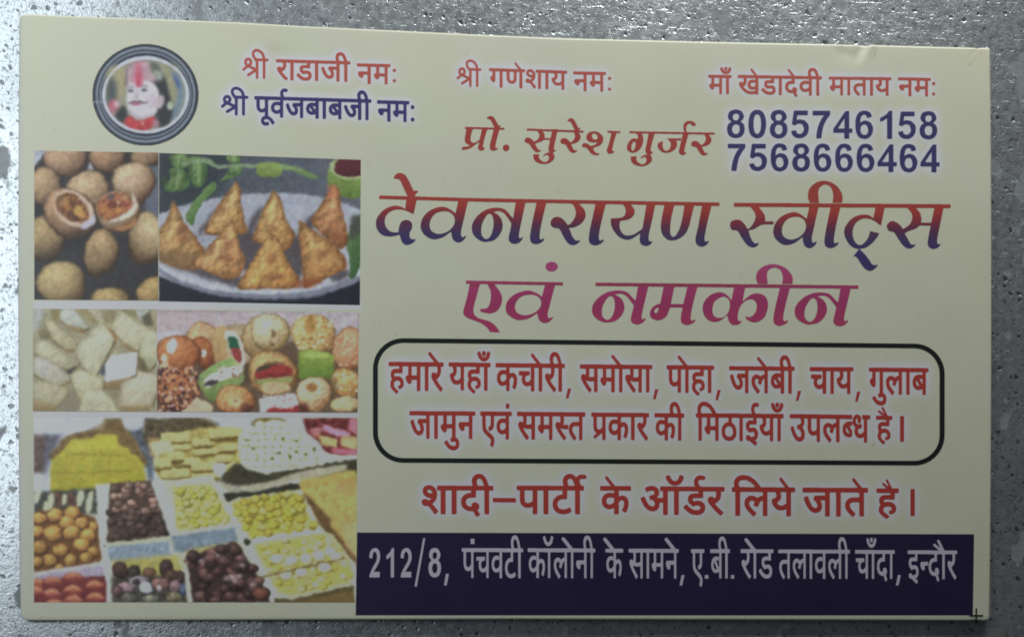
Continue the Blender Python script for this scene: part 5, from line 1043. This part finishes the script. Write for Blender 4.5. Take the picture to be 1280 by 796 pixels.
    for _ in range(150):
        C_k = r2.uniform(.06, .3); x, y = r2.uniform(30, 1232), r2.uniform(62, 770)
        i0 = int(np.clip((x - 25) / 1211 * nx, 4, nx - 5)); j0 = int(np.clip((y - 40) / 735 * ny, 4, ny - 5))
        sub = (slice(j0 - 3, j0 + 4), slice(i0 - 3, i0 + 4)); rr = r2.uniform(.8, 1.7)
        m = (C_k * np.exp(-((X[sub] - X[j0, i0]) ** 2 + (Y[sub] - Y[j0, i0]) ** 2) / rr ** 2))[..., None]
        C[sub] = C[sub] * (1 - m) + np.array((.34, .31, .26)) * m
    # worn, fibrous white at the very edge
    V = np.concatenate([mm.reshape(-1, 2), z.reshape(-1, 1)], 1)
    F = grid_faces(nx, ny)
    cols = C.reshape(-1, 3)
    # rim and underside
    a = np.arange(nx * ny).reshape(ny, nx)
    loop = np.concatenate([a[0, :], a[1:, -1], a[-1, -2::-1], a[-2:0:-1, 0]])
    n0 = len(V); rimv = V[loop].copy(); rimv[:, 2] = -.50
    cen = np.array([[0, 0, -.505]])
    rim_in = V[loop].copy(); rim_in[:, 2] -= .015
    V2 = np.concatenate([V, rim_in, rimv, cen]); k = len(loop)
    i = np.arange(k); j = (i + 1) % k
    side = np.concatenate([np.stack([loop[i], loop[j], n0 + j, n0 + i], 1), np.stack([n0 + i, n0 + j, n0 + k + j, n0 + k + i], 1)])
    F = np.concatenate([F, side])
    core = np.tile((.5, .5, .45), (2 * k + 1, 1))
    o = mesh_obj("card_stock", V2, F, M_CARD, card, np.concatenate([cols, core]), smooth=False,
                 label="cream coated card with a dented upper edge")
    me = o.data
    sm = np.zeros(len(me.polygons), bool); sm[:(nx-1)*(ny-1)] = True
    me.polygons.foreach_set("use_smooth", sm)
    return o
stock = build_card()

# ---- printed pictures: one sheet of ink each, a hair above the stock
LAYER = .012
def printed_quad(name, TL, TR, BR, BL, label, z=LAYER, step=1.0, mask=None, parent=card):
    nx = int((TR[0] - TL[0]) / step) + 2; ny = int((BL[1] - TL[1]) / step) + 2
    S, T = np.meshgrid(np.linspace(0, 1, nx), np.linspace(0, 1, ny)); S, T = S[..., None], T[..., None]
    P = (1-T)*((1-S)*np.array(TL) + S*np.array(TR)) + T*((1-S)*np.array(BL) + S*np.array(BR))
    X, Y = P[..., 0], P[..., 1]
    seen = sample(canvas, X, Y)
    C = ink(seen, X, Y)
    mm = card_mm(P.reshape(-1, 2))
    V = np.concatenate([mm, np.full((len(mm), 1), z)], 1); F = grid_faces(nx, ny)
    if mask is not None:
        keep = mask(X, Y).reshape(-1); F = F[keep[F].all(1)]
        used = np.unique(F); remap = np.full(len(V), -1); remap[used] = np.arange(len(used)); V = V[used]; F = remap[F]; Cc = C.reshape(-1, 3)[used]
    else: Cc = C.reshape(-1, 3)
    return mesh_obj(name, V, F, M_PHOTO, parent, Cc, label=label)
printed_quad("printed_photo", (43, 188.2), (198, 190.8), (198, 375.4), (43, 374.2), "printed picture of round fried pastries, two broken open")
printed_quad("printed_photo", (198.8, 191.2), (451, 199.8), (449.8, 381), (198.8, 376.2), "printed picture of samosas on a white plate with green chillies")
printed_quad("printed_photo", (41.6, 385.8), (195.6, 386.4), (195.6, 514.2), (41.2, 513.6), "printed picture of cream diamond-cut milk sweets")
printed_quad("printed_photo", (196.4, 387), (449, 390.2), (446.8, 515.4), (196.2, 514.4), "printed picture of assorted brown and green sweets")
printed_quad("printed_photo", (42, 521.4), (446.6, 521.6), (445, 752.2), (42.6, 752.0), "printed picture of sweet shop trays with yellow and dark sweets")
printed_quad("printed_emblem", (112, 53), (250, 53), (250, 184), (112, 184), "round grey ringed emblem with a garlanded moustached face", step=.75,
             mask=lambda X, Y: ((X - 181.9) / 66.9) ** 2 + ((Y - 118.6) / 63.9) ** 2 < 1)

# ---- lettering: outlines cut from the sampled print, one flat sheet of ink per line
def contour_mesh(name, L, colour, z, parent, label):
    f = down(L.m.astype(float), 2); f = np.pad(f, 1); f = blur(f, .55)
    H, W = f.shape; px = L.x0 + (np.arange(W) - 1 + .5) / 2; py = L.y0 + (np.arange(H) - 1 + .5) / 2
    ins = f > .5
    c = ins[:-1, :-1].astype(int) + ins[:-1, 1:] + ins[1:, 1:] + ins[1:, :-1]
    P = []; Fc = []
    full = c == 4
    # merge full cells into horizontal runs
    for j in range(full.shape[0]):
        r = np.flatnonzero(np.diff(np.concatenate([[0], full[j].astype(int), [0]])))
        for a, b in zip(r[::2], r[1::2]):
            n = len(P); P += [(px[a], py[j]), (px[b], py[j]), (px[b], py[j+1]), (px[a], py[j+1])]
            Fc.append((n + 3, n + 2, n + 1, n))
    for j, i in zip(*np.nonzero((c > 0) & (c < 4))):
        cor = ((j, i), (j, i+1), (j+1, i+1), (j+1, i)); pol = []
        for m in range(4):
            a, b = cor[m], cor[(m+1) % 4]; fa, fb = f[a], f[b]
            if fa > .5: pol.append((px[a[1]], py[a[0]]))
            if (fa > .5) != (fb > .5):
                t = (.5 - fa) / (fb - fa); pol.append((px[a[1]] + t * (px[b[1]] - px[a[1]]), py[a[0]] + t * (py[b[0]] - py[a[0]])))
        if len(pol) >= 3:
            n = len(P); P += pol; Fc.append(tuple(range(n + len(pol) - 1, n - 1, -1)))
    P = np.array(P); mm = card_mm(P); V = np.concatenate([mm, np.full((len(mm), 1), z)], 1)
    cols = colour(P[:, 0], P[:, 1]) if callable(colour) else np.tile(colour, (len(P), 1))
    return mesh_obj(name, V, Fc, M_INK, parent, cols, label=label)

RED_A, RED_B = (.62, .135, .105), (.56, .068, .055)
def ramp_cols(y, stops):
    ys = [s[0] for s in stops]; return np.stack([np.interp(y, ys, [s[1][i] for s in stops]) for i in range(3)], 1)
def title_col(x, y):
    yy = y - (246.4 + (x - 474) * .0205 * np.clip((900 - 474) / 426, 0, 1)) ; yy = np.where(x > 905, y - 256.4, yy)
    return ramp_cols(yy, [(-26, (.50, .085, .075)), (8, (.52, .075, .06)), (18, (.36, .055, .07)), (30, (.17, .05, .105)), (42, (.095, .06, .16)), (56, (.07, .055, .20)), (82, (.07, .055, .19))])
def title2_col(x, y):
    yy = y - 356
    return ramp_cols(yy, [(-24, (.56, .09, .27)), (-4, (.54, .08, .21)), (0, (.44, .07, .13)), (4, (.53, .07, .22)), (24, (.48, .06, .185)), (50, (.55, .07, .18))])
BLUE = (.075, .06, .225)
for key, colr, nm, lab in (
        ('a', RED_A, "text_line", "small red lettering at the upper left"),
        ('b', BLUE, "text_line", "small blue lettering at the upper left"),
        ('c', RED_A, "text_line", "small red lettering at the upper middle"),
        ('d', RED_A, "text_line", "small red lettering at the upper right"),
        ('p1', (.068, .056, .20), "text_line", "upper row of bold navy digits"),
        ('p2', (.068, .056, .20), "text_line", "lower row of bold navy digits"),
        ('name', (.50, .075, .065), "text_line", "slanted red calligraphic name"),
        ('title', title_col, "text_line", "large slanted heading fading from red to navy"),
        ('title2', title2_col, "text_line", "large slanted magenta second heading"),
        ('x1', RED_B, "text_line", "upper red line inside the black frame"),
        ('x2', RED_B, "text_line", "lower red line inside the black frame"),
        ('y', RED_B, "text_line", "red lettering under the black frame")):
    contour_mesh(nm, LINES[key], colr, LAYER, card, lab)

# ---- rounded black frame
def frame():
    def rr(l, r, tl, tr, bl, br, rad):
        out = []
        f = lambda x, y0, y1: y0 + (y1 - y0) * (x - l) / (r - l)
        for cx, cy, a0 in ((r - rad, f(r - rad, tl, tr) + rad, -90), (r - rad, f(r - rad, bl, br) - rad, 0), (l + rad, f(l + rad, bl, br) - rad, 90), (l + rad, f(l + rad, tl, tr) + rad, 180)):
            for i in range(17):
                a = math.radians(a0 + 90 * i / 16); out.append((cx + rad * math.cos(a), cy + rad * math.sin(a)))
        # long edges get a few points so that they follow the print
        return np.array(out)
    A = rr(466.2, 1180.8, 422.0, 429.6, 577.6, 581.4, 38); B = rr(472.4, 1174.4, 427.9, 435.3, 571.8, 575.6, 32)
    n = len(A); mm = np.concatenate([card_mm(A), card_mm(B)])
    V = np.concatenate([mm, np.full((2*n, 1), LAYER)], 1); i = np.arange(n); j = (i + 1) % n
    F = np.stack([i, n + i, n + j, j], 1)
    mesh_obj("border_frame", V, F, M_INK, card, np.tile((.016, .02, .02), (2*n, 1)), label="black rounded rectangle frame")
frame()

# ---- navy address band with its lettering, and the printer's cross
def quad_part(name, pts, col, z, label=None, parent=card, n=24):
    TL, TR, BR, BL = map(np.array, pts)
    s = np.linspace(0, 1, n)[:, None]
    P = np.concatenate([TL + (TR - TL) * s, BL + (BR - BL) * s]); mm = card_mm(P)
    V = np.concatenate([mm, np.full((2*n, 1), z)], 1); i = np.arange(n - 1)
    return mesh_obj(name, V, np.stack([n + i, n + i + 1, i + 1, i], 1), M_INK, parent, np.tile(col, (2*n, 1)), label=label)
band = quad_part("address_band", ((446.4, 664.9), (1217.6, 667.1), (1216, 768.2), (444.6, 768.2)), (.028, .020, .070), LAYER, "dark navy band along the lower edge")
contour_mesh("text_line", LINES['addr'], (.70, .67, .80), LAYER * 2, band, "white address lettering")
cr = Line(1208, 755, 1230, 778)
bar(cr, 1211.5, 768.6, 1229, 768.6, 1.7); cr.add([[(1219.2, 759.5), (1221.2, 759.5), (1221.0, 774.6), (1219.4, 774.6)]])
contour_mesh("registration_cross", cr, (.02, .02, .02), LAYER * 2.6, card, "small black printer's cross at the corner")
